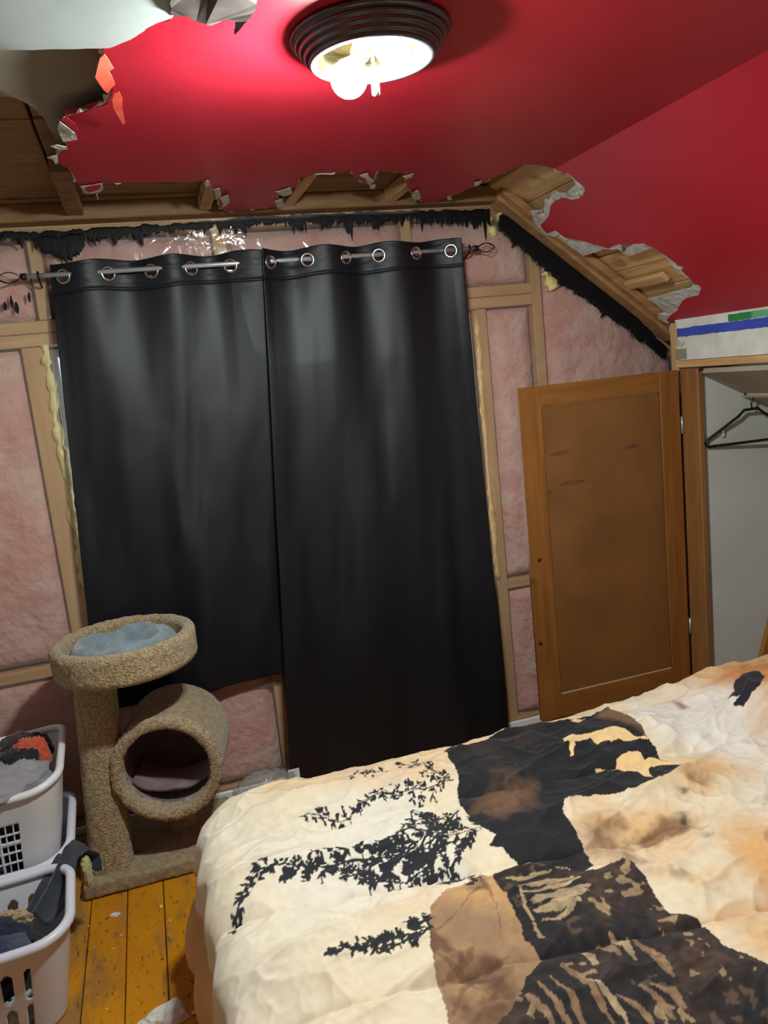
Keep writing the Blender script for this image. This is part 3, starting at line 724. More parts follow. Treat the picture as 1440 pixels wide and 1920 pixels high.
# ================================================================== CEILING LIGHT
LX, LY = 0.506, -1.555
cl = thing('ceiling_light', 'dark bronze round ceiling light with its glass missing and a bare lit bulb', 'ceiling light', (LX, LY, CEIL))
prof = [(0.100, -0.001), (0.148, -0.001), (0.150, -0.006), (0.147, -0.010), (0.138, -0.011)]
for kk, (rc, zc_) in enumerate([(0.1365, -0.0155), (0.1290, -0.0255), (0.1215, -0.0355), (0.1135, -0.0445)]):
    prof += [(rc + 0.0052 * math.cos(q), zc_ - 0.0052 * math.sin(q)) for q in np.linspace(-0.3, 1.75, 6)]
prof += [(0.107, -0.050), (0.1045, -0.046)]
v, f = lathe_data(prof, 64, (LX, LY, CEIL)); mk('ring', v, f, 'bronze', cl, True)
prof = [(0.1046, -0.047), (0.1035, -0.03), (0.094, -0.012), (0.06, -0.008), (0.001, -0.008)]
v, f = lathe_data(prof, 64, (LX, LY, CEIL)); mk('reflector_pan', v, f, 'pan', cl, True)
tube('threaded_rod', [(LX, LY, CEIL - 0.008), (LX, LY, CEIL - 0.088)], 0.0035, 'steel', cl, n=8)
tube('finial_nut', [(LX, LY, CEIL - 0.082), (LX, LY, CEIL - 0.106)], 0.0075, 'ceramic', cl, n=6)
def bulb(cx, cy, cz, ax, m, r=0.030, parent=cl):
    ax = Vector(ax).normalized(); q = Vector((0, 0, -1)).rotation_difference(ax)
    prof = [(0.0005, -r)] + [(r * math.cos(a), r * math.sin(a)) for a in np.linspace(-1.35, 0.12, 10)]
    v, f = lathe_data(prof, 28)
    v = [q @ Vector(p) + Vector((cx, cy, cz)) for p in v]
    o = mk('bulb', v, f, m, parent, True)
    e = r * math.cos(0.12); z_ = r * math.sin(0.12)
    v, f = lathe_data([(e, z_), (e + 0.0006, z_ + 0.002), (e * 0.86, z_ + 0.014), (0.017, 0.036), (0.0135, 0.046), (0.0135, 0.06), (0.001, 0.06)], 28)
    mk('bulb_neck', [q @ Vector(p) + Vector((cx, cy, cz)) for p in v], f, 'ceramic', o, True)
    s = lathe_data([(0.015, 0.05), (0.019, 0.052), (0.019, 0.085), (0.001, 0.085)], 20)
    mk('socket', [q @ Vector(p) + Vector((cx, cy, cz)) for p in s[0]], s[1], 'ceramic', parent, True)
    return o
bulb(LX - 0.048, LY + 0.006, CEIL - 0.076, (-0.50, -0.12, -0.8), 'bulb_on', r=0.034)
bulb(LX + 0.046, LY + 0.004, CEIL - 0.036, (0.86, 0.1, -0.42), 'bulb_side', r=0.029)

# ================================================================== CURTAINS
ROD_Y, ROD_Z = -0.080, 2.052
rod = thing('curtain_rod', 'brushed steel curtain rod with dark wire cage finials', 'curtain rod', (0.5, ROD_Y, ROD_Z))
tube('rod', [(-0.30, ROD_Y, ROD_Z), (0.5, ROD_Y, ROD_Z), (1.335, ROD_Y, ROD_Z)], 0.0082, 'steel', rod, n=14)
def finial(x0, sgn):
    tube('collar', [(x0, ROD_Y, ROD_Z), (x0 + sgn * 0.018, ROD_Y, ROD_Z)], 0.0115, 'ironwire', rod, n=12)
    for k in range(4):
        a = math.pi / 4 + k * math.pi / 2
        P = []
        for t in np.linspace(0, 1, 9):
            rr = 0.024 * math.sin(math.pi * min(1, t * 1.02)) ** 0.8 * (1 if t < .5 else 1) if t < 1 else 0
            tw = a + 0.3 * t
            P.append((x0 + sgn * (0.018 + 0.075 * t), ROD_Y + rr * math.cos(tw), ROD_Z + rr * math.sin(tw)))
        tube('finial_wire', P, 0.0016, 'ironwire', rod, n=6)
finial(-0.30, -1); finial(1.335, 1)
for bx in (-0.262, 1.318):
    tube('bracket', [(bx, -0.012, ROD_Z - 0.03), (bx, -0.05, ROD_Z - 0.022), (bx, ROD_Y, ROD_Z - 0.013), (bx, ROD_Y - 0.012, ROD_Z), (bx, ROD_Y, ROD_Z + 0.013)], 0.004, 'ironwire', rod, n=8)
GR, GI = 0.0265, 0.0185
def curtain(name, label, gx, first_front, xl, xr, ztop, zbot, seed, folds, yoff=0.0, bowl=None):
    """gx: eyelet x positions; xl, xr: functions z -> left and right edge; the cloth weaves round the rod between eyelets"""
    root = thing(name, label, 'curtain', (0.5 * (xl(ztop) + xr(ztop)), ROD_Y, zbot))
    W_ = xr(ztop) - xl(ztop); nu = 230
    zt_ = np.concatenate([np.linspace(ztop, ztop - 0.16, 50), np.linspace(ztop - 0.16, zbot, 190)[1:]])
    nv = len(zt_); s = np.linspace(0, 1, nu)[:, None]
    Z = np.repeat(zt_[None, :], nu, 0)
    L = np.array([xl(z) for z in zt_])[None, :]; R_ = np.array([xr(z) for z in zt_])[None, :]
    X = L + (R_ - L) * s
    # weave: sign changes at every eyelet
    xt = xl(ztop) + W_ * s[:, 0]
    knots = [xl(ztop) - 0.06] + list(gx) + [xr(ztop) + 0.06]
    wave = np.zeros(nu)
    for i in range(len(knots) - 1):
        a, b = knots[i], knots[i + 1]; mk_ = (xt >= a) & (xt <= b)
        sg = -1 if (i % 2 == 0) == first_front else 1
        wave[mk_] = sg * np.sin(np.pi * (xt[mk_] - a) / (b - a))
    d = np.clip((ztop - Z) / (ztop - zbot), 0, 1)
    dec = np.exp(-d * 7.0); rod_first = not first_front
    low = fbm(s * folds + 0 * Z + 0.35 * d, d * 1.3, o=3, seed=seed)
    Y = ROD_Y + yoff + np.where(wave < 0, 0.026, 0.026)[:, None] * wave[:, None] * (0.06 + 0.94 * dec) - (0.026 * np.clip(d * 5, 0, 1) if first_front else 0) + low * (0.006 + 0.030 * np.clip(d * 1.6, 0, 1))
    Y += 0.006 * fbm(s * 4 + d * 2, d * 4, o=3, seed=seed + 4) * np.clip(d * 2, 0, 1)
    Y += 0.0022 * fbm(X * 16, Z * 60, o=3, seed=seed + 7) * np.exp(-((ztop - Z) / 0.10) ** 2)
    hem = ztop - 0.098 + 0.004 * np.sin(X * 17 + seed)
    Y += 0.0045 * np.exp(-((Z - hem) / 0.0045) ** 2)
    if bowl is not None: Y = Y + bowl(s, d)
    Y = np.clip(Y, -0.165, -0.034)
    Y = Y + (np.maximum(Y, -0.084) - Y) * np.clip((s - 0.75) * 10, 0, 1) * np.clip((d - 0.07) * 8, 0, 1) if not first_front else Y + (np.minimum(Y, -0.098) - Y) * np.clip((0.25 - s) * 10, 0, 1) * np.clip((d - 0.05) * 8, 0, 1)
    Z = Z + (0.010 * np.sin(s * 5.0 + seed) + 0.006 * np.sin(s * 13)) * np.clip(d * 8 - 7, 0, 1) + 0.004 * np.sin(xt * 26 + seed)[:, None] * np.exp(-((ztop - Z) / 0.05))
    P = np.stack([X, Y, Z], -1)
    # cut the eyelets
    zc = ROD_Z - 0.006
    fx = 0.25 * (X[:-1, :-1] + X[1:, :-1] + X[1:, 1:] + X[:-1, 1:]); fz = 0.25 * (Z[:-1, :-1] + Z[1:, :-1] + Z[1:, 1:] + Z[:-1, 1:])
    keep = np.ones(fx.shape, bool)
    for g_ in gx: keep &= ((fx - g_) ** 2 + (fz - zc) ** 2) > (GR - 0.005) ** 2
    o = gridmesh('cloth', P, 'curtain', root, mask=keep, thick=0.0012)
    for g_ in gx:
        i = int(np.argmin(abs(xt - g_))); j = int(np.argmin(abs(zt_ - zc)))
        i = min(max(i, 1), nu - 2)
        ty = (P[i + 1, j] - P[i - 1, j]); a = math.atan2(ty[1], ty[0]) * 0.85
        yy = P[i, j, 1]
        v, f = lathe_data([(GI, -0.0014), (GI + .001, -0.0032), (GR - .003, -0.004), (GR, -0.0022), (GR, 0.0022), (GR - .003, 0.004), (GI + .001, 0.0032), (GI, 0.0014), (GI, -0.0014)], 30)
        rot = Matrix.Rotation(a, 3, 'Z') @ Matrix.Rotation(math.pi / 2, 3, 'X')
        mk('grommet', [rot @ Vector(p) + Vector((g_, yy, zc)) for p in v], f, 'chrome', root, True)
    return root, P
gL = [-0.184, -0.037, 0.108, 0.246, 0.384]
gR = [0.528, 0.664, 0.812, 0.940, 1.090, 1.233]
lerp = lambda a, b, t: a + (b - a) * t
curtain('curtain', 'short black blackout curtain panel hanging behind the cat tree', gL, False,
        lambda z: np.interp(z, [0.45, 0.87, 2.1], [-0.325, -0.295, -0.222]), lambda z: np.interp(z, [0.45, 2.1], [0.46, 0.53]), 2.092, 0.485, 3, 3.2, yoff=0.006,
        bowl=lambda s, d: -0.028 * np.exp(-((s - 0.62 + 0.28 * (d - .6)) / 0.10) ** 2) * np.clip(d * 1.8 - 0.55, 0, 1) - 0.022 * np.exp(-((s - 0.40 - 0.1 * d) / 0.07) ** 2) * np.clip((d - .35) * 4, 0, 1) * np.clip((0.9 - d) * 4, 0, 1))
rt, PR = curtain('curtain', 'long black blackout curtain panel reaching down behind the bed', gR, True,
        lambda z: np.interp(z, [0.0, 2.1], [0.338, 0.500]), lambda z: np.interp(z, [0.0, 1.1, 2.1], [1.292, 1.278, 1.272]), 2.090, 0.012, 8, 3.6, yoff=-0.016,
        bowl=lambda s, d: -0.035 * np.exp(-((s - 0.52 + 0.1 * d) / 0.12) ** 2) * np.clip((d - .3) * 2.5, 0, 1) * np.clip((1.1 - d) * 2, 0, 1) - 0.03 * np.exp(-((s - 0.75) / 0.1) ** 2) * np.clip((d - .6) * 3, 0, 1))
p = onY(550, 1449, -0.12); yy = float(PR[2:22, -30:-2, 1].min()) - 0.003
tg = box('care_tag', (p[0] - 0.022, yy - 0.003, p[2] - 0.026), (p[0] + 0.022, yy - 0.0015, p[2] + 0.026), 'tag', rt)
for k in range(5): box('care_print', (p[0] - 0.015, yy - 0.0034, p[2] + 0.014 - k * 0.008), (p[0] + 0.012 - (k % 2) * .006, yy - 0.003, p[2] + 0.0155 - k * 0.008), 'ink', tg)

# ================================================================== CAT TREE
ct = thing('cat_tree', 'beige carpeted cat tree with a round top bed and a tunnel', 'cat tree', (-0.2, -0.28, 0))
def fuzz(P, amp, seed, sc=70.0):
    d = fbm(P[..., 0] * sc, P[..., 1] * sc, P[..., 2] * sc, o=3, seed=seed)
    c = P.reshape(-1, 3).mean(0); n = P - c; n /= np.maximum(np.linalg.norm(n, axis=-1, keepdims=True), 1e-6)
    return P + n * (d * amp)[..., None]
def rbox_surface(name, x0, x1, y0, y1, z0, z1, r, m, parent, seed, amp=0.004, dens=0.008):
    bm = bmesh.new(); bmesh.ops.create_cube(bm, size=1)
    for v in bm.verts: v.co = Vector(((x0 + x1) / 2 + v.co.x * (x1 - x0), (y0 + y1) / 2 + v.co.y * (y1 - y0), (z0 + z1) / 2 + v.co.z * (z1 - z0)))
    bmesh.ops.bevel(bm, geom=bm.edges[:], offset=r, segments=3, affect='EDGES', profile=0.5)
    for _ in range(6):
        lng = [e for e in bm.edges if e.calc_length() > dens * 1.6]
        if not lng: break
        bmesh.ops.subdivide_edges(bm, edges=lng, cuts=1, use_grid_fill=True)
    bmesh.ops.triangulate(bm, faces=[f for f in bm.faces if len(f.verts) > 4])
    co = np.array([v.co[:] for v in bm.verts]); bm.normal_update(); nn = np.array([v.normal[:] for v in bm.verts])
    d = fbm(co[:, 0] * 70, co[:, 1] * 70, co[:, 2] * 70, o=3, seed=seed) * amp
    co = co + nn * d[:, None]
    for v, c in zip(bm.verts, co): v.co = c
    me = bpy.data.meshes.new(name); bm.to_mesh(me); bm.free()
    return mko(name, me, m, parent, True)
rbox_surface('base', -0.415, 0.10, -0.475, -0.09, 0.002, 0.055, 0.012, 'carpet_flat', ct, 3, 0.003)
def post(name, c0, c1, r, m, seed, flare=0.0, amp=0.004, sq=0.72):
    nz = 70; na = 60; P = np.zeros((na, nz, 3))
    for j in range(nz):
        t = j / (nz - 1); c = np.array(c0) + (np.array(c1) - np.array(c0)) * t
        for i in range(na):
            a = 2 * math.pi * i / na; ca, sa = math.cos(a), math.sin(a)
            k = (abs(ca) ** (2 / sq) + abs(sa) ** (2 / sq)) ** (-sq / 2)
            rr = r * (1 + flare * math.exp(-t * 9)) * k
            P[i, j] = (c[0] + rr * ca, c[1] + rr * sa, c[2])
    n = fbm(P[..., 0] * 75, P[..., 1] * 75, P[..., 2] * 75, o=3, seed=seed)
    P[..., 0] += n * amp * np.cos(np.linspace(0, 2 * math.pi, na, endpoint=False))[:, None]; P[..., 1] += n * amp * np.sin(np.linspace(0, 2 * math.pi, na, endpoint=False))[:, None]
    return gridmesh(name, P, m, ct, wrap=True)
post('post', (-0.327, -0.36, 0.05), (-0.277, -0.36, 0.75), 0.068, 'carpet', 5, flare=0.10)
post('short_post', (-0.075, -0.25, 0.05), (-0.075, -0.27, 0.235), 0.045, 'carpet', 6)
# top bed: ring, floor and plush cushion
BC = np.array([-0.168, -0.372]); BZ0, BZ1 = 0.738, 0.850
def ring_surface(name, prof, c, m, parent, seed, amp, n=150, ex=1.0, sub=None):
    P = np.zeros((n, len(prof), 3)); a = np.linspace(0, 2 * math.pi, n, endpoint=False)
    for j, (r, z) in enumerate(prof):
        P[:, j, 0] = c[0] + r * ex * np.cos(a); P[:, j, 1] = c[1] + r * np.sin(a); P[:, j, 2] = z
    nn = fbm(P[..., 0] * 80, P[..., 1] * 80, P[..., 2] * 80, o=3, seed=seed) * amp
    P[..., 0] += nn * np.cos(a)[:, None]; P[..., 1] += nn * np.sin(a)[:, None]; P[..., 2] += nn * 0.6
    return gridmesh(name, P, m, parent, wrap=True)
def dense(prof, step=0.008):
    out = []
    for a, b in zip(prof[:-1], prof[1:]):
        n = max(1, int(math.dist(a, b) / step)); out += [lerp(np.array(a), np.array(b), k / n) for k in range(n)]
    return [tuple(p) for p in out] + [prof[-1]]
prof = dense([(0.005, BZ0), (0.20, BZ0), (0.222, BZ0 + 0.006), (0.231, BZ0 + 0.02), (0.233, BZ1 - 0.02), (0.228, BZ1 - 0.006), (0.216, BZ1), (0.200, BZ1 - 0.002), (0.190, BZ1 - 0.012), (0.186, BZ1 - 0.05), (0.184, BZ1 - 0.075), (0.004, BZ1 - 0.08)])
tb = ring_surface('top_bed', prof, BC, 'carpet', ct, 7, 0.005, n=190, ex=1.0)
na, nr = 120, 44; a = np.linspace(0, 2 * math.pi, na, endpoint=False)[:, None]; r = np.linspace(0.002, 1, nr)[None, :]
rr = r * (0.176 + 0.004 * np.sin(3 * a)); hz = np.where(r > 0.55, np.sin(np.clip((r - 0.55) / 0.45, 0, 1) * math.pi) ** 0.8, 0)
X = BC[0] + rr * np.cos(a); Y = BC[1] + rr * np.sin(a)
Z = BZ1 - 0.062 + 0.062 * hz * (0.85 + 0.3 * fbm(X * 8, Y * 8, o=2, seed=4)) + 0.010 * fbm(X * 14, Y * 14, o=3, seed=2) + 0.010 * ridged(X * 7, Y * 12, o=2, seed=9)
gridmesh('cushion', np.stack([X, Y, Z], -1), 'plush', tb, wrap=True)
# tunnel
TF = np.array([-0.098, -0.470, 0.388]); TB = np.array([-0.035, -0.150, 0.388]); TR = 0.183
axv = TB - TF; TL = np.linalg.norm(axv); axv /= TL; side = np.array([axv[1], -axv[0], 0]); upv = np.array([0, 0, 1.0])
def tunnel_surface(name, prof, m, parent, seed, amp, n=170):
    a = np.linspace(0, 2 * math.pi, n, endpoint=False); P = np.zeros((n, len(prof), 3))
    for j, (rr_, t) in enumerate(prof):
        P[:, j] = TF + axv * t + rr_ * (np.cos(a)[:, None] * side + np.sin(a)[:, None] * upv)
    nn = fbm(P[..., 0] * 80, P[..., 1] * 80, P[..., 2] * 80, o=3, seed=seed) * amp
    P += nn[..., None] * (np.cos(a)[:, None, None] * side + np.sin(a)[:, None, None] * upv - 0.6 * axv)
    return gridmesh(name, P, m, parent, wrap=True)
tn = tunnel_surface('tunnel', dense([(0.004, TL), (TR - 0.02, TL), (TR - 0.004, TL - 0.006), (TR, TL - 0.02), (TR, 0.02), (TR - 0.004, 0.006)]), 'carpet_flat', ct, 11, 0.003)
tunnel_surface('tunnel_rim', dense([(TR - 0.001, 0.035), (TR + 0.004, 0.015), (TR - 0.004, -0.004), (TR - 0.020, -0.010), (TR - 0.036, -0.004), (TR - 0.040, 0.02), (TR - 0.036, 0.06)], 0.006), 'carpet', tn, 12, 0.006)
tunnel_surface('liner', dense([(TR - 0.037, 0.05), (TR - 0.026, 0.10), (TR - 0.022, TL - 0.05), (TR - 0.06, TL - 0.025), (0.004, TL - 0.02)], 0.012), 'liner', tn, 13, 0.003)
# plush pad in the tunnel
u = np.linspace(-1, 1, 50)[:, None]; w = np.linspace(0, 1, 40)[None, :]
ph_ = u * 1.12; pr_ = 0.142 - 0.006 * np.cos(u * 3)
Pp = TF + axv * (0.075 + 0.21 * w)[..., None] + side * (np.sin(ph_) * pr_ + 0 * w)[..., None] + upv * (-np.cos(ph_) * pr_ + 0.045 * np.cos(u * 1.4) * np.sin(np.clip(0.5 + w * 3.0, 0, math.pi)) ** 0.7 + 0.006 * fbm(u * 3, w * 4, o=3, seed=5))[..., None]
gridmesh('tunnel_pad', Pp, 'liner', tn, thick=0.012)

# ================================================================== BED
BEDL, BEDF, BEDT = 0.045, -1.005, 0.50      # left end x, far side y, top height
bed = thing('bed', 'low bed frame and mattress hidden under the comforter', 'bed', (1.0, -1.7, 0))
box('mattress', (BEDL + 0.05, -2.50, 0.22), (2.06, BEDF - 0.05, 0.455), 'mattress', bed, bevel=0.04, seg=4)
box('box_base', (BEDL + 0.06, -2.49, 0.09), (2.05, BEDF - 0.06, 0.218), 'bedwood', bed, bevel=0.006)
for fx_ in (0.12, 1.95):
    for fy_ in (-2.40, -1.16): box('foot', (fx_ - .03, fy_ - .03, 0.002), (fx_ + .03, fy_ + .03, 0.09), 'bedwood', bed, bevel=0.004)

# ---- comforter: flat sheet (u, v) laid on the bed, its edges falling over the sides
def comforter():
    du = 0.0031
    us = np.arange(-0.135, 2.06, du); vs_ = np.arange(-2.32, BEDF + 0.26, du)
    U, V = np.meshgrid(us, vs_, indexing='ij')
    # signed distance outside the bed's rounded top outline (corner radius cr)
    cr = 0.10; x0 = BEDL + cr; y1 = BEDF - cr
    ox = np.maximum(x0 - U, 0); oy = np.maximum(V - y1, 0)
    dd = np.hypot(ox, oy) - cr
    out = np.maximum(dd, 0)
    nx = np.where(np.hypot(ox, oy) > 1e-9, -ox / np.maximum(np.hypot(ox, oy), 1e-9), 0); ny = np.where(np.hypot(ox, oy) > 1e-9, oy / np.maximum(np.hypot(ox, oy), 1e-9), 0)
    R_ = 0.075; arc = R_ * math.pi / 2
    th = np.clip(out / R_, 0, math.pi / 2); hor = R_ * np.sin(th); dz = R_ * (1 - np.cos(th)) + np.maximum(out - arc, 0)
    bx = U - nx * out; by = V - ny * out
    # folds in the falling part
    along = np.where(ox > oy, V, U) 
    fall = np.clip((out - 0.05) / 0.14, 0, 1)
    hor = hor + fall * (0.020 * np.sin(along * 34 + 3 * fbm(U * 3, V * 3, o=2, seed=3)) + 0.012 * fbm(U * 9, V * 9, o=2, seed=6)) - 0.03 * np.maximum(out - arc, 0)
    X = bx + nx * hor; Y = by + ny * hor; Z = BEDT - dz
    # puffs, quilting channels and creases
    top = np.clip(1 - out / 0.2, 0.15, 1)
    qa = (V + 0.10 * U + 0.010 * np.sin(U * 9)) / 0.30
    qd = np.abs(qa - np.round(qa)) * 0.30
    puff = 0.012 * (1 - np.exp(-qd / 0.010)) + 0.022 * np.clip(qd / 0.15, 0, 1) ** 0.6
    wr = fbm(U * 3.2 + 2, V * 5.0, o=3, seed=21) * 0.020
    wr += (ridged(U * 4.5 + V * 2.0, V * 9.0 - U * 3.0, o=2, seed=23) - 0.45) * 0.020
    wr += (ridged(U * 9 - V * 6, V * 8 + U * 5, o=2, seed=29) - 0.45) * 0.009 + (ridged(U * 20 + V * 9, V * 24 - U * 7, o=2, seed=37) - 0.45) * 0.0030
    Z = Z + (puff - 0.012 + wr) * top
    # fullness over the pillow near the closet and a sag toward the near side
    Z += 0.085 * np.exp(-((U - 1.70) / 0.22) ** 2 - ((V + 1.22) / 0.26) ** 2) * (out < 0.2)
    Z += 0.018 * np.exp(-((U - 0.16) / 0.12) ** 2) * top
    Z = np.maximum(Z, 0.03)
    # ---------------- the print, laid out in bed coordinates
    flat = np.stack([U, V, np.full_like(U, BEDT)], -1)
    jx = U + 0.010 * fbm(U * 14, V * 14, o=4, seed=41); jy = V + 0.010 * fbm(U * 14 + 50, V * 14, o=4, seed=43)
    fx = U + 0.003 * fbm(U * 60, V * 60, o=2, seed=45); fy = V + 0.003 * fbm(U * 60 + 9, V * 60, o=2, seed=46)
    bp = lambda pxs: [tuple(onZ(*p, BEDT + 0.012)[:2]) for p in pxs]
    c = lambda t: np.array(lin(t)[:3])
    cream = c((226, 213, 186)); pale = c((226, 223, 216)); tan = c((216, 168, 112)); brown = c((138, 102, 72)); dkbrown = c((92, 62, 46)); black = c((26, 27, 32)); umber = c((64, 48, 42))
    n1 = fbm(U * 2.2, V * 2.2, o=5, seed=51); n2 = fbm(U * 5, V * 5, o=5, seed=53); n3 = fbm(U * 13, V * 13, o=4, seed=57)
    def mix(A, b, k): k = np.clip(k, 0, 1)[..., None]; return A * (1 - k) + b * k
    def soft(poly, w=0.05, warp=0.03, seed=60):
        """blurred membership of an outline: mean over warped samples"""
        s = 0
        for i, (ax_, ay_) in enumerate([(0, 0), (1, 0), (-1, 0), (0, 1), (0, -1), (.7, .7), (-.7, -.7), (.7, -.7), (-.7, .7)]):
            s = s + inside(poly, U + warp * n2 + w * ax_, V + warp * n3 + w * ay_)
        return s / 9.0
    colr = np.zeros(U.shape + (3,)) + cream
    colr = mix(colr, pale, np.clip(0.5 + 1.4 * n1, 0, 1) * (U < 0.55) * 0.6)
    colr = mix(colr, tan, soft(bp([(400, 1480), (1120, 1290), (1120, 1340), (830, 1420), (850, 1460), (520, 1500)]), 0.03) * 0.45)
    colr = mix(colr, tan, soft(bp([(850, 1640), (690, 1720), (700, 1750), (830, 1700)]), 0.03) * 0.35)
    # right-hand landscape: pale sky, tan and brown clouds
    right = soft(bp([(1040, 1500), (1140, 1320), (1470, 1230), (1560, 1400), (1560, 1900), (1380, 1780), (1240, 1660), (1090, 1600)]), 0.03)
    colr = mix(colr, tan, right * np.clip(0.62 + 1.4 * n2, 0.1, 0.95))
    colr = mix(colr, pale, soft(bp([(1150, 1320), (1330, 1300), (1440, 1330), (1440, 1430), (1260, 1400), (1190, 1360)]), 0.05) * 0.85)
    colr = mix(colr, pale, soft(bp([(1400, 1420), (1500, 1400), (1500, 1560), (1420, 1560)]), 0.04) * 0.7)
    colr = mix(colr, c((196, 128, 74)), soft(bp([(1330, 1290), (1400, 1275), (1500, 1290), (1500, 1330), (1430, 1330), (1370, 1310)]), 0.03) * 0.9)
    colr = mix(colr, brown, soft(bp([(1070, 1540), (1250, 1470), (1310, 1430), (1330, 1480), (1290, 1560), (1250, 1600), (1330, 1640), (1300, 1680), (1180, 1620), (1100, 1590)]), 0.03, 0.06) * np.clip(0.55 + 1.9 * n3 + 1.0 * n2, 0, .9))
    colr = mix(colr, tan, soft(bp([(1270, 1620), (1420, 1560), (1500, 1620), (1500, 1760), (1400, 1740)]), 0.05) * np.clip(0.3 + n2 * 1.6, 0, .8))
    colr = mix(colr, umber, soft(bp([(1262, 1470), (1290, 1480), (1285, 1520), (1300, 1545), (1330, 1560), (1315, 1600), (1300, 1575), (1280, 1550), (1265, 1520)]), 0.012, 0.03) * np.clip(0.85 + 2 * n3, 0, 0.98))
    colr = mix(colr, brown, soft(bp([(1255, 1312), (1285, 1325), (1292, 1335), (1275, 1332)]), 0.006, 0.01) * .8)
    def stroke(pxs, w, col, k0=1.0, rag=0.5):
        nonlocal colr
        P = np.array(bp(pxs)); best = np.full(U.shape, 9.0)
        lo = P.min(0) - 0.06; hi = P.max(0) + 0.06
        i0, i1 = np.searchsorted(us, [lo[0], hi[0]]); j0, j1 = np.searchsorted(vs_, [lo[1], hi[1]])
        if i1 <= i0 or j1 <= j0: return
        u_, v_ = fx[i0:i1, j0:j1], fy[i0:i1, j0:j1]; best = np.full(u_.shape, 9.0); tt = np.zeros(u_.shape)
        for i in range(len(P) - 1):
            a, b = P[i], P[i + 1]; e = b - a; t = np.clip(((u_ - a[0]) * e[0] + (v_ - a[1]) * e[1]) / max(e @ e, 1e-9), 0, 1)
            d = np.hypot(u_ - a[0] - t * e[0], v_ - a[1] - t * e[1]); mk_ = d < best
            best = np.where(mk_, d, best); tt = np.where(mk_, (i + t) / (len(P) - 1), tt)
        ww = w * (0.35 + 0.65 * np.sin(np.pi * np.clip(tt, 0.05, .95)) ** 0.6) * (1 + rag * n3[i0:i1, j0:j1] * 2)
        kk = (best < ww); sub = colr[i0:i1, j0:j1]; sub[kk] = sub[kk] * (1 - k0) + col * k0
    # big brown head
    hd = bp([(806, 1705), (838, 1670), (868, 1650), (904, 1634), (945, 1635), (975, 1680), (990, 1708), (1005, 1730), (1008, 1750), (1020, 1765), (1034, 1790), (1012, 1816), (996, 1864), (970, 1905), (950, 1950), (842, 1960), (826, 1836), (808, 1760)])
    k = inside(hd, jx, jy)
    colr[k] = mix(colr, brown, 0.9 + 0 * U)[k]
    colr = mix(colr, tan, k * np.clip(0.25 + 1.2 * n2, 0, .6)); colr = mix(colr, dkbrown, k * np.clip(2.2 * n3 - 0.5, 0, .8))
    for q in [[(812, 1760), (850, 1720), (900, 1660)], [(830, 1830), (880, 1790), (930, 1700)], [(850, 1900), (870, 1840), (960, 1780)], [(900, 1640), (930, 1690), (940, 1760)], [(820, 1800), (860, 1810), (900, 1850)]]: stroke(q, 0.004, dkbrown, 0.45, 1.2)
    # the dark animal on top
    A_ = bp([(832, 1412), (866, 1396), (955, 1362), (1010, 1346), (1080, 1340), (1105, 1336), (1140, 1322), (1160, 1338), (1186, 1352), (1202, 1366), (1212, 1384), (1228, 1398), (1236, 1418), (1278, 1432), (1262, 1452), (1240, 1466), (1190, 1478), (1120, 1486), (1078, 1498), (1058, 1508), (1054, 1520), (1066, 1534), (1084, 1560), (1098, 1586), (1112, 1612), (1096, 1624), (1060, 1612), (1000, 1612), (960, 1596), (942, 1582), (916, 1578), (928, 1562), (912, 1556), (890, 1540), (862, 1506), (857, 1486), (862, 1462), (852, 1440)])
    k = inside(A_, fx, fy)
    colr[k] = black
    colr = mix(colr, umber, k * soft(bp([(832, 1412), (900, 1390), (1010, 1350), (1000, 1390), (930, 1430), (960, 1500), (930, 1520), (880, 1460)]), 0.03, 0.03) * np.clip(0.45 + 1.5 * n2, 0, .9))
    colr = mix(colr, brown, k * soft(bp([(905, 1440), (965, 1450), (960, 1510), (920, 1505)]), 0.03, 0.09) * np.clip(0.4 + 1.5 * n3, 0, .7))
    colr = mix(colr, brown, k * soft(bp([(1140, 1322), (1200, 1350), (1225, 1395), (1190, 1370), (1120, 1340)]), 0.012, 0.02) * 0.7)
    # pale shapes inside it
    for q in [[(1054, 1384), (1068, 1378), (1092, 1377), (1128, 1374), (1148, 1367), (1172, 1371), (1192, 1381), (1222, 1388), (1186, 1388), (1172, 1390), (1160, 1385), (1146, 1392), (1134, 1388), (1120, 1394), (1108, 1389), (1092, 1395), (1078, 1394), (1076, 1414), (1070, 1415), (1068, 1396), (1058, 1392)],
              [(1112, 1436), (1130, 1431), (1150, 1432), (1158, 1418), (1176, 1407), (1200, 1407), (1214, 1417), (1240, 1420), (1275, 1431), (1236, 1430), (1214, 1438), (1222, 1453), (1206, 1450), (1196, 1443), (1176, 1446), (1160, 1440), (1146, 1437), (1130, 1436)],
              [(1045, 1352), (1060, 1347), (1082, 1346), (1098, 1342), (1082, 1350)]]:
        kk = inside(bp(q), fx, fy); colr[kk] = c((236, 202, 146))
    # dark striped mass in the near right
    D_ = bp([(926, 1632), (960, 1622), (1010, 1604), (1062, 1612), (1108, 1626), (1150, 1618), (1186, 1614), (1210, 1640), (1232, 1668), (1262, 1704), (1312, 1712), (1352, 1764), (1400, 1796), (1450, 1830), (1560, 1900), (1560, 2150), (900, 2150), (930, 1940), (952, 1898), (978, 1858), (994, 1812), (1014, 1790), (1000, 1766), (986, 1756), (982, 1728), (964, 1700)])
    k = inside(D_, jx, jy)
    colr[k] = c((34, 32, 34))
    colr = mix(colr, brown, k * np.clip(1.5 * n2 + 1.2 * n3 - 0.1, 0, .8) * soft(bp([(1100, 1610), (1200, 1610), (1280, 1710), (1380, 1770), (1300, 1830), (1180, 1740), (1100, 1690)]), 0.04))
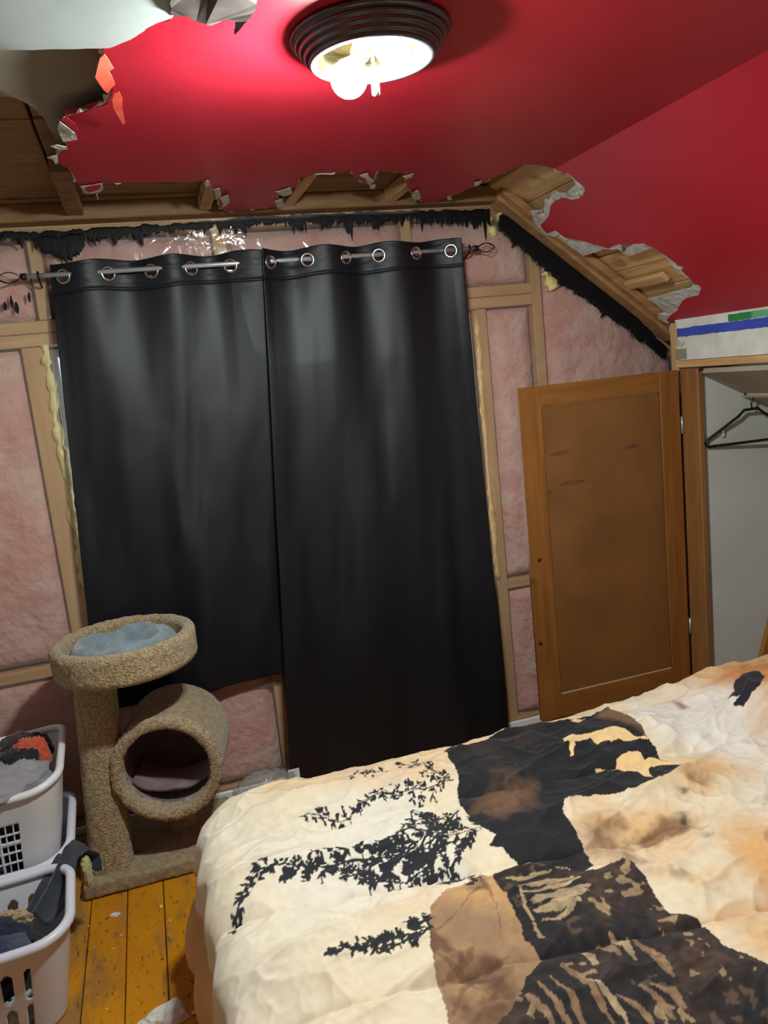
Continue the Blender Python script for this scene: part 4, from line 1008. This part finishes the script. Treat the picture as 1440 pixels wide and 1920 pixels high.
    colr = mix(colr, umber, k * np.clip(0.05 + 1.6 * n3, 0, .7))
    colr = mix(colr, c((168, 144, 108)), k * (n3 > 0.34) * (fbm(U * 45, V * 45, o=2, seed=71) > 0.22) * 0.7)
    rib = c((172, 150, 116)); rib2 = c((140, 112, 84))
    for (a, b) in [((1055, 1805), (1150, 1920)), ((1082, 1830), (1120, 1880)), ((1145, 1750), (1190, 1800)), ((1175, 1745), (1260, 1830)), ((1105, 1840), (1180, 1925)), ((1030, 1830), (1100, 1930)), ((1010, 1850), (1070, 1930)), ((1205, 1765), (1255, 1815)), ((1160, 1870), (1230, 1920)), ((1200, 1850), (1260, 1900)), ((990, 1870), (1040, 1930)), ((1120, 1760), (1160, 1790)), ((1085, 1770), (1115, 1800)), ((1225, 1845), (1280, 1880))]:
        m_ = ((a[0] + b[0]) / 2 + 6, (a[1] + b[1]) / 2 - 5); stroke([a, m_, b], 0.0072, rib if (a[0] + a[1]) % 2 else rib2, 0.9)
    for (a, m_, b, w) in [((970, 1652), (1020, 1640), (1070, 1632), .008), ((980, 1668), (1030, 1655), (1085, 1642), .008), ((1000, 1690), (1050, 1672), (1100, 1660), .013), ((1008, 1705), (1060, 1688), (1095, 1672), .014), ((1018, 1722), (1060, 1712), (1085, 1692), .008), ((975, 1660), (985, 1700), (1000, 1720), .005), ((950, 1640), (1000, 1628), (1030, 1618), .006)]:
        stroke([a, m_, b], w, rib, 0.9)
    stroke([(1000, 1725), (1010, 1745), (1020, 1750)], 0.005, rib, .8)
    gr = fbm(U * 70, V * 70, o=2, seed=81); colr *= (1 + (0.9 * k + 0.12) * 0.5 * gr)[..., None]
    colr = mix(colr, c((120, 96, 74)), k * (n2 > 0.15) * (gr > 0.32) * 0.4)
    # pine branches
    rg = np.random.default_rng(5)
    def leaf(cx, cy, ln, wd, an, col):
        R2 = max(ln, wd)
        i0, i1 = np.searchsorted(us, [cx - R2, cx + R2]); j0, j1 = np.searchsorted(vs_, [cy - R2, cy + R2])
        if i1 <= i0 or j1 <= j0: return
        u_ = fx[i0:i1, j0:j1] - cx; v_ = fy[i0:i1, j0:j1] - cy
        p_ = u_ * math.cos(an) + v_ * math.sin(an); q_ = -u_ * math.sin(an) + v_ * math.cos(an)
        kk = (p_ / ln) ** 2 + (q_ / wd) ** 2 < 1
        colr[i0:i1, j0:j1][kk] = col
    ink = c((34, 36, 42))
    def branch(pxs, spread, gap, size, stem=0.004):
        """stem with side twigs; leaves in pairs along every twig"""
        stroke(pxs, stem, ink, 1.0, 0.2)
        P = np.array(pxs, float); seg = np.r_[0, np.cumsum(np.linalg.norm(np.diff(P, axis=0), axis=1))]
        sp = spread if hasattr(spread, '__len__') else [spread, spread]
        at_ = lambda q_: np.array([np.interp(q_, seg, P[:, i]) for i in (0, 1)])
        pos = 0.0; sd2 = 1
        while pos < seg[-1]:
            t = pos / seg[-1]; q = at_(pos); dr_ = at_(min(pos + 3, seg[-1])) - at_(max(pos - 3, 0)); base = math.atan2(dr_[1], dr_[0]) + math.pi
            L_ = np.interp(t, np.linspace(0, 1, len(sp)), sp) * rg.uniform(0.5, 1.7); sd2 = -sd2
            an = base + sd2 * rg.uniform(0.35, 1.35)
            tip = q + np.array([math.cos(an), math.sin(an) * 0.85]) * L_
            stroke([tuple(q), tuple(tip)], 0.0014, ink, 1.0, 0.2)
            m_ = max(2, int(L_ / 4.5))
            for tt in np.linspace(0.3, 1.0, m_):
                for s3 in (-1, 1):
                    if rg.random() < 0.25: continue
                    a3 = an + s3 * rg.uniform(0.4, 1.2); l3 = rg.uniform(3.0, 6.5)
                    pp = q + (tip - q) * tt + np.array([math.cos(a3), math.sin(a3) * 0.8]) * l3
                    w_ = onZ(pp[0], pp[1], BEDT + 0.012); w0 = onZ(*(q + (tip - q) * tt), BEDT + 0.012); an3 = math.atan2(w_[1] - w0[1], w_[0] - w0[0])
                    leaf(w_[0], w_[1], size * rg.uniform(.5, 0.9), size * rg.uniform(.22, .38), an3, ink)
            pos += gap * rg.uniform(0.6, 1.4)
    branch([(434, 1738), (446, 1705), (462, 1675), (488, 1650), (545, 1640), (610, 1632), (680, 1612), (740, 1598), (800, 1580), (860, 1562), (918, 1548)], [4, 7, 12, 18, 26, 34, 40, 42, 40], 8, 0.0125, 0.0035)
    branch([(770, 1600), (800, 1570), (830, 1545), (860, 1520)], [26, 28, 22], 8, 0.0125)
    branch([(830, 1620), (860, 1630), (900, 1640)], [22, 22], 9, 0.0125)
    branch([(700, 1610), (745, 1580), (775, 1540), (768, 1515)], [12, 18, 14], 9, 0.012, 0.003)
    branch([(640, 1630), (700, 1650), (760, 1640), (820, 1600)], [12, 22, 24], 10, 0.012, 0.003)
    branch([(572, 1535), (612, 1528), (640, 1528), (672, 1512), (700, 1492), (742, 1488), (790, 1484), (828, 1474), (850, 1468)], [4, 7, 9, 13, 12], 9, 0.011, 0.0025)
    branch([(752, 1436), (790, 1444), (815, 1455), (845, 1470)], [5, 12, 18], 9, 0.011, 0.0025)
    branch([(660, 1462), (700, 1452), (730, 1448)], [3, 6], 12, 0.009, 0.0016)
    branch([(618, 1806), (660, 1796), (700, 1786), (740, 1770), (775, 1760), (808, 1752)], [4, 8, 12, 18, 20], 9, 0.012, 0.0025)
    branch([(780, 1740), (800, 1735), (812, 1750)], [10, 12], 9, 0.011, 0.0025)
    # dark patch by the pillow, dark corner at the far left
    k = inside(bp([(1376, 1318), (1396, 1306), (1420, 1308), (1436, 1318), (1430, 1330), (1410, 1338), (1396, 1348), (1374, 1346), (1388, 1338), (1364, 1336), (1378, 1328)]), fx, fy); colr[k] = c((36, 33, 44))
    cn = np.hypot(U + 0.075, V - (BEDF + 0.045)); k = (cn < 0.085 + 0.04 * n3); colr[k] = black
    hem = (out > 0.170) & (U < 0.05); colr = mix(colr, tan, hem * 0.85)
    P = np.stack([X, Y, Z], -1)
    keepv = ~((V > BEDF) & (U > 1.98))
    o = gridmesh('comforter', P, None)
    at = o.data.color_attributes.new('print', 'FLOAT_COLOR', 'POINT')
    rgba = np.ones((U.size, 4), np.float32); rgba[:, :3] = colr.reshape(-1, 3)
    at.data.foreach_set('color', rgba.reshape(-1))
    o.data.materials.append(attr_mat('printed_comforter_cloth', 'print'))
    return tag(o, 'puffy cream comforter printed with dark animals and pine branches', 'comforter')
comforter()

# tan sheet hanging out below the comforter at the left end
ny_, nz_ = 260, 60
v_ = np.linspace(-2.40, -0.985, ny_)[:, None]; t_ = np.linspace(0, 1, nz_)[None, :]
fold_ = 0.020 * np.sin(v_ * 31 + 1.5 * np.sin(v_ * 7)) + 0.018 * fbm(v_ * 6 + 0 * t_, t_ * 1.5, o=3, seed=5)
Xs = 0.030 - (0.120 - 0.02 * np.clip((-1.08 - v_) / 0.22, 0, 1)) * np.sin(t_ * math.pi * 0.72) + fold_ * (0.25 + t_) * 0.65
Zs = 0.36 - 0.345 * t_ + 0.012 * np.sin(v_ * 23) * t_
Ys = v_ + 0.02 * fbm(v_ * 5, t_ * 3, o=2, seed=8)
o = gridmesh('bed_sheet', np.stack([Xs, Ys + 0 * Xs, np.maximum(Zs, 0.006)], -1), mat('tan_sheet', (222, 176, 120), (206, 154, 98), rough=0.85, scale=6, sheen=0.2, bump=0.15, bscale=300, bdist=0.001), thick=0.002)
tag(o, 'tan sheet hanging to the floor under the comforter at the bed end', 'sheet')

# ================================================================== CLOSET CONTENTS
tube_o = tube('closet_rod', [(2.372, -1.74, 1.368), (2.372, -0.342, 1.368)], 0.014, 'dowel', n=16); tag(tube_o, 'cream wooden hanging rod inside the closet', 'closet rod')
hg = thing('clothes_hanger', 'empty black plastic hanger on the closet rod', 'hanger', (2.372, -0.37, 1.37))
HR = Matrix.Rotation(math.radians(-8), 3, 'Z'); HO = Vector((2.372, -0.375, 1.374))
def hp(pts): return [HR @ Vector((a, 0, b)) + HO for a, b in pts]
tube('hook', hp([(-0.024, -0.006), (-0.024, 0.006), (-0.016, 0.018), (0, 0.0225), (0.014, 0.018), (0.022, 0.004), (0.022, -0.010), (0.010, -0.028), (0.002, -0.040), (0.004, -0.062)]), 0.0035, 'hanger', hg, n=8)
body = [(-0.03, -0.066), (0.03, -0.064), (0.055, -0.085), (0.19, -0.165), (0.205, -0.180), (0.195, -0.198), (-0.195, -0.198), (-0.205, -0.186), (-0.192, -0.168), (-0.055, -0.088)]
tube('body', hp(body), 0.0062, 'hanger', hg, n=8, closed=True)
tube('strap_hook', hp([(-0.125, -0.136), (-0.125, -0.155), (-0.135, -0.158)]), 0.0025, 'dowel', hg, n=6)
# leaning board at the right edge
a0 = Vector(onY(1415, 1292, -0.87)); a1 = Vector(onY(1440, 1190, -0.87)); dirv = (a1 - a0).normalized(); perp = Vector((dirv.z, 0, -dirv.x)).normalized()
low = a0 - dirv * ((a0.z - 0.01) / dirv.z); hi = a0 + dirv * 0.42
pts = [low, low + perp * 0.16, hi + perp * 0.16, hi]
pts[1].z = max(pts[1].z, 0.01)
vb = [(p.x, -0.87, p.z) for p in pts] + [(p.x, -0.85, p.z) for p in pts]
o = mk('wooden_board', vb, [(0, 1, 2, 3), (7, 6, 5, 4), (0, 4, 5, 1), (1, 5, 6, 2), (2, 6, 7, 3), (3, 7, 4, 0)], 'doorwood')
tag(o, 'honey wood board leaning behind the far corner of the bed by the closet', 'board')

# ================================================================== LAUNDRY BASKETS
def rrect(hx, hy, r, n):
    """n points round a rounded rectangle, with arc length"""
    L = [2 * (hy - r), math.pi / 2 * r, 2 * (hx - r), math.pi / 2 * r] * 2; tot = sum(L); out = []
    for k in range(n):
        s = tot * k / n
        if s < L[0]: out.append((hx, -(hy - r) + s)); continue
        s -= L[0]
        if s < L[1]: a = s / r; out.append((hx - r + r * math.cos(a), hy - r + r * math.sin(a))); continue
        s -= L[1]
        if s < L[2]: out.append((hx - r - s, hy)); continue
        s -= L[2]
        if s < L[3]: a = math.pi / 2 + s / r; out.append((-hx + r + r * math.cos(a), hy - r + r * math.sin(a))); continue
        s -= L[3]
        if s < L[4]: out.append((-hx, hy - r - s)); continue
        s -= L[4]
        if s < L[5]: a = math.pi + s / r; out.append((-hx + r + r * math.cos(a), -hy + r + r * math.sin(a))); continue
        s -= L[5]
        if s < L[6]: out.append((-hx + r + s, -hy)); continue
        s -= L[6]; a = 1.5 * math.pi + s / r; out.append((hx - r + r * math.cos(a), -hy + r + r * math.sin(a)))
    return np.array(out)
def basket(label, c, rz, hx, hy, h, taper, style, m, rim_r=0.012, endlift=0.0, group='white laundry baskets'):
    root = thing('laundry_basket', label, 'basket', (c[0], c[1], c[2]), group)
    n = 420; nh = 56; T = np.linspace(0, 1, nh)
    top = rrect(hx, hy, 0.09, n); bot = rrect(hx - taper, hy - taper, 0.07, n)
    P = np.zeros((n, nh, 3)); cr, sr = math.cos(rz), math.sin(rz)
    for j, t in enumerate(T):
        q = bot * (1 - t) + top * t
        P[:, j, 0] = c[0] + q[:, 0] * cr - q[:, 1] * sr; P[:, j, 1] = c[1] + q[:, 0] * sr + q[:, 1] * cr
        lift = endlift * np.clip((np.abs(top[:, 0]) - hx * 0.55) / (hx * 0.45), 0, 1) ** 2 * t
        P[:, j, 2] = c[2] + h * t + lift
    # openings
    s = np.arange(n) / n * (4 * (hx + hy) - 8 * 0.09 + 2 * math.pi * 0.09); z = T * h
    mid = 0.5 * (top + np.roll(top, -1, 0)); ax_, ay_ = np.abs(mid[:, 0]), np.abs(mid[:, 1])
    longside = (ay_ > hy - 0.012) & (ax_ < hx - 0.10); shortside = (ax_ > hx - 0.012) & (ay_ < hy - 0.09)
    zm = 0.5 * (z[1:] + z[:-1])[None, :]; xm = mid[:, 0][:, None]; ym = mid[:, 1][:, None]
    hole = np.zeros((n, nh - 1), bool)
    def slots(coord, pitch, width, z0, z1):
        d = np.abs(((coord / pitch) % 1) - 0.5) * pitch; r_ = width / 2
        zc = np.clip(zm, z0 + r_, z1 - r_); return np.hypot(d, zm - zc) < r_
    if style == 'grid':
        cell = (np.abs(((xm / 0.021) % 1) - 0.5) * 0.021 < 0.0078)
        rows = (np.abs(((zm / 0.034) % 1) - 0.5) * 0.034 < 0.0125) & (zm > 0.034) & (zm < h - 0.085)
        hole |= longside[:, None] & cell & rows & (np.abs(xm) < hx - 0.115)
        cell2 = (np.abs(((ym / 0.03) % 1) - 0.5) * 0.03 < 0.006)
        rows2 = (np.abs(((zm / 0.034) % 1) - 0.5) * 0.034 < 0.012) & (zm > 0.05) & (zm < h - 0.09)
        hole |= shortside[:, None] & cell2 & rows2
    else:
        hole |= longside[:, None] & (slots(xm, 0.056, 0.027, 0.035, 0.105) | slots(xm, 0.056, 0.027, 0.125, h - 0.055))
        hole |= shortside[:, None] & (slots(ym, 0.056, 0.027, 0.035, 0.105) | slots(ym, 0.056, 0.027, 0.125, h - 0.055))
    gridmesh('body', P, m, root, mask=~hole, wrap=True, thick=0.0026)
    bp_ = [tuple(P[i, 0]) for i in range(0, n, 6)]
    mk('bottom', bp_ + [(p[0], p[1], p[2] + 0.003) for p in bp_], [tuple(range(len(bp_)))[::-1], tuple(range(len(bp_), 2 * len(bp_)))], m, root)
    rim = [Vector(P[i, -1]) for i in range(0, n, 4)]
    v, f = tube_data([tuple(p) for p in rim], rim_r, 12, True); v = [Vector(q) for q in v]
    mk('rim', v, f, m, root, True)
    return root
bA = ((-0.690, -0.455, 0.125), math.radians(3)); bB = ((-0.700, -0.475, 0.002), math.radians(3)); bC = ((-0.682, -0.900, 0.002), math.radians(4))
basket('white laundry basket with small square holes, set inside another basket beside the cat tree', bA[0], bA[1], 0.285, 0.240, 0.385, 0.068, 'grid', 'basket', 0.012, 0.02)
basket('white laundry basket on the floor holding the grid basket inside it', bB[0], bB[1], 0.290, 0.222, 0.272, 0.05, 'slots', 'basket_lilac', 0.0135, 0.022)
basket('white laundry basket with tall slots full of navy clothes, nearest the camera', bC[0], bC[1], 0.300, 0.178, 0.275, 0.055, 'slots', 'basket_lilac', 0.0135, 0.012)

# ---- clothes
def heap(name, label, c, rx, ry, h, seed, m, group, rz=0.0, base=0.03, wrinkle=0.02, n=70):
    a = np.linspace(0, 2 * math.pi, n, endpoint=False)[:, None]; t = np.linspace(0, 1, 40)[None, :]
    # closed rag-like lump: top dome and flat underside
    ph = (t - 0.5) * math.pi
    k = np.abs(np.cos(ph)) ** 0.65
    ux = np.cos(a) * k; uy = np.sin(a) * k; uz = np.sin(ph) + 0 * a
    w = 1 + 0.22 * fbm(ux * 1.7 + seed, uy * 1.7, uz * 1.5, o=3, seed=seed)
    X = ux * rx * w; Y = uy * ry * w; Z = np.where(uz > 0, uz * h, uz * base)
    r_ = (ridged(ux * 3.0 + seed, uy * 3.4 + uz * 2, o=3, seed=seed + 1) - 0.4) * wrinkle
    Z = Z + r_ * np.clip(uz + 0.4, 0, 1); X = X + r_ * 0.6 * np.cos(a); Y = Y + r_ * 0.6 * np.sin(a)
    cr, sr = math.cos(rz), math.sin(rz)
    P = np.stack([c[0] + X * cr - Y * sr, c[1] + X * sr + Y * cr, c[2] + Z], -1)
    o = gridmesh(name, P, m, wrap=True); return tag(o, label, 'clothing', group)
GA = 'clothes in the grid laundry basket'; GC = 'clothes in the nearest laundry basket'
A0 = bA[0]
heap('garment', 'grey checked cloth at the bottom of the grid basket', (A0[0] + 0.03, A0[1], 0.150), 0.195, 0.140, 0.03, 1, cloth('charcoal_check', (60, 62, 66), (170, 170, 168), 40), GA)
heap('garment', 'orange cloth seen through the lower holes of the grid basket', (A0[0] + 0.03, A0[1] - 0.005, 0.198), 0.200, 0.148, 0.03, 2, cloth('orange_cloth', (206, 130, 30)), GA, base=0.02)
heap('garment', 'blue cloth seen through the middle holes of the grid basket', (A0[0] + 0.03, A0[1] - 0.005, 0.245), 0.205, 0.155, 0.03, 3, cloth('blue_cloth', (28, 74, 120)), GA, base=0.02)
heap('garment', 'black cloth seen through the upper holes of the grid basket', (A0[0] + 0.03, A0[1] - 0.003, 0.355), 0.215, 0.165, 0.12, 4, cloth('black_cloth', (24, 25, 32)), GA, base=0.04)
heap('garment', 'dark maroon garment at the back of the grid basket', (A0[0] + 0.15, A0[1] + 0.115, 0.495), 0.09, 0.075, 0.065, 5, cloth('maroon_cloth', (52, 34, 34)), GA)
heap('garment', 'orange shirt on top in the grid basket', (A0[0] + 0.185, A0[1] + 0.05, 0.495), 0.062, 0.045, 0.072, 6, cloth('coral_cloth', (222, 92, 58)), GA)
heap('garment', 'black rumpled top beside the orange shirt', (A0[0] + 0.14, A0[1] + 0.005, 0.495), 0.085, 0.05, 0.060, 7, cloth('black_top', (28, 28, 30)), GA)
heap('garment', 'camouflage patterned garment in the grid basket', (A0[0] + 0.055, A0[1] + 0.02, 0.505), 0.05, 0.06, 0.062, 8, cloth('camo', (52, 54, 50), (190, 186, 170), 30), GA)
heap('garment', 'grey t-shirt lying over the front rim of the grid basket', (A0[0] + 0.105, A0[1] - 0.135, 0.510), 0.165, 0.112, 0.050, 9, cloth('grey_shirt', (150, 148, 154), (132, 130, 137)), GA, wrinkle=0.03, rz=0.2)
C0 = bC[0]
heap('garment', 'dark clothes filling the nearest basket', (C0[0] + 0.03, C0[1], 0.12), 0.215, 0.115, 0.09, 11, cloth('black_laundry', (26, 28, 36)), GC, base=0.08)
heap('garment', 'white towel low in the nearest basket', (C0[0] + 0.12, C0[1] - 0.05, 0.06), 0.085, 0.07, 0.045, 16, cloth('white_towel', (190, 190, 190)), GC, base=0.03)
heap('garment', 'navy jeans leg on top in the nearest basket', (C0[0] + 0.07, C0[1] + 0.035, 0.215), 0.13, 0.058, 0.045, 12, cloth('navy', (26, 34, 60)), GC, rz=-0.35)
heap('garment', 'navy and grey garment at the front of the nearest basket', (C0[0] + 0.10, C0[1] - 0.085, 0.205), 0.11, 0.05, 0.06, 13, cloth('navy_grey', (34, 44, 82), (84, 88, 98), 5), GC, rz=0.2)
heap('garment', 'tan strap of cloth in the nearest basket', (C0[0] + 0.09, C0[1] + 0.075, 0.23), 0.10, 0.014, 0.022, 14, cloth('tan_cloth', (196, 172, 130)), GC, rz=-0.15)
# long dark garment draped over the corner rim
path = [(-0.50, -0.80, 0.20), (-0.455, -0.775, 0.245), (-0.425, -0.735, 0.285), (-0.405, -0.695, 0.312), (-0.385, -0.655, 0.312), (-0.366, -0.64, 0.285), (-0.362, -0.655, 0.24)]
pp = np.array(path); tt = np.linspace(0, 1, 50); pc = np.stack([np.interp(tt, np.linspace(0, 1, len(pp)), pp[:, i]) for i in range(3)], -1)
wv = np.linspace(-1, 1, 36)
sd_ = np.array([0.80, -0.55, 0.0])
Pd = pc[:, None, :] + sd_ * (wv[None, :, None] * 0.05 * (1 + 0.2 * np.sin(tt * 9))[:, None, None])
Pd[..., 2] += 0.012 * np.cos(wv * 6)[None, :] - 0.03 * np.abs(wv)[None, :] ** 2 + 0.006 * fbm(tt[:, None] * 8, wv[None, :] * 3, o=3, seed=9)
o = gridmesh('garment', Pd, cloth('charcoal_navy', (66, 72, 82), (24, 30, 52), 7), thick=0.006); tag(o, 'charcoal and navy garment draped over the corner of the nearest basket', 'clothing', GC)
yl = heap('netting', '', (-0.362, -0.675, 0.235), 0.016, 0.03, 0.04, 15, cloth('yellow_scrap', (196, 190, 96), (170, 170, 150), 60), None, base=0.06, wrinkle=0.012, n=40)
yl.parent = o; del yl['category']; yl['label'] = 'yellow patterned lining'  # separate piece of netting, parented to the garment because nothing else holds it

# ================================================================== SMALL THINGS ON THE FLOOR
o = heap('plastic_bag', 'crumpled clear plastic bag on the floor at the foot of the gable wall', (0.250, -0.160, 0.03), 0.135, 0.055, 0.115, 33, 'bag', None, base=0.026, wrinkle=0.03); o['category'] = 'bag'
o = heap('dark_mound', 'low dark mound on the floor between the bed and the closet door', (1.42, -0.42, 0.012), 0.20, 0.22, 0.05, 35, 'darkmound', None, base=0.008, wrinkle=0.01); o['category'] = 'cloth'  # low dark mound covering the floor strip behind the bed
def chip(px, py, r, sd, flat=0.35, label='small white plaster chip on the orange floor', group='plaster chips on the floor'):
    p = onZ(px, py, 0.0); n = 12; a = np.linspace(0, 2 * math.pi, n, endpoint=False)
    R_ = r * (1 + 0.5 * vnoise(np.cos(a) * 1.6 + sd * 4.1, np.sin(a) * 1.6, seed=sd))
    v = [(p[0] + R_[i] * math.cos(a[i]), p[1] + R_[i] * math.sin(a[i]) * .8, 0.001) for i in range(n)]
    v += [(p[0] + R_[i] * .8 * math.cos(a[i]), p[1] + R_[i] * .64 * math.sin(a[i]), r * flat * (0.8 + 0.5 * float(_hash(np.array(i), np.array(sd), np.array(0), 3)))) for i in range(n)] + [(p[0], p[1], r * flat * 1.15)]
    f = [(i, (i + 1) % n, n + (i + 1) % n, n + i) for i in range(n)] + [(n + i, n + (i + 1) % n, 2 * n) for i in range(n)] + [tuple(range(n))[::-1]]
    o = mk('plaster_chip', v, f, 'chip'); return tag(o, label, 'debris', group)
chip(312, 1906, 0.058, 1, 0.25, 'largest broken white plaster piece on the orange floor', 'plaster chips on the floor')
chip(272, 1925, 0.035, 2, 0.2, 'plaster piece beside the largest broken piece at the bottom edge', 'plaster chips on the floor')
chip(370, 1812, 0.026, 3, 0.5, 'white plaster lump against the hanging tan sheet', 'plaster chips on the floor')
chip(383, 1868, 0.017, 4, 0.5, 'round plaster crumb below the lump beside the tan sheet', 'plaster chips on the floor')
LC = 'tiny white plaster crumb scattered on the orange floor'
for i, (px, py, r) in enumerate([(378, 1842, .008), (380, 1850, .006), (386, 1880, .007), (216, 1716, .013), (302, 1700, .006), (228, 1754, .004), (166, 1737, .004), (213, 1779, .004), (319, 1726, .004), (178, 1776, .003), (200, 1892, .004), (296, 1610, .005)]):
    if i == 11: continue
    chip(px, py, r, 10 + i, 0.4, LC if r != .013 else 'flat white plaster flake on the floor in front of the cat tree base')
p0, p1 = onZ(360, 1905, 0), onZ(388, 1890, 0)
o = tube('twig', [(p0[0], p0[1], .006), ((p0[0] + p1[0]) / 2 + .004, (p0[1] + p1[1]) / 2, .009), (p1[0], p1[1], .008)], 0.004, 'dowel', n=7); tag(o, 'thin pale splinter on the floor beside the plaster pieces', 'debris')
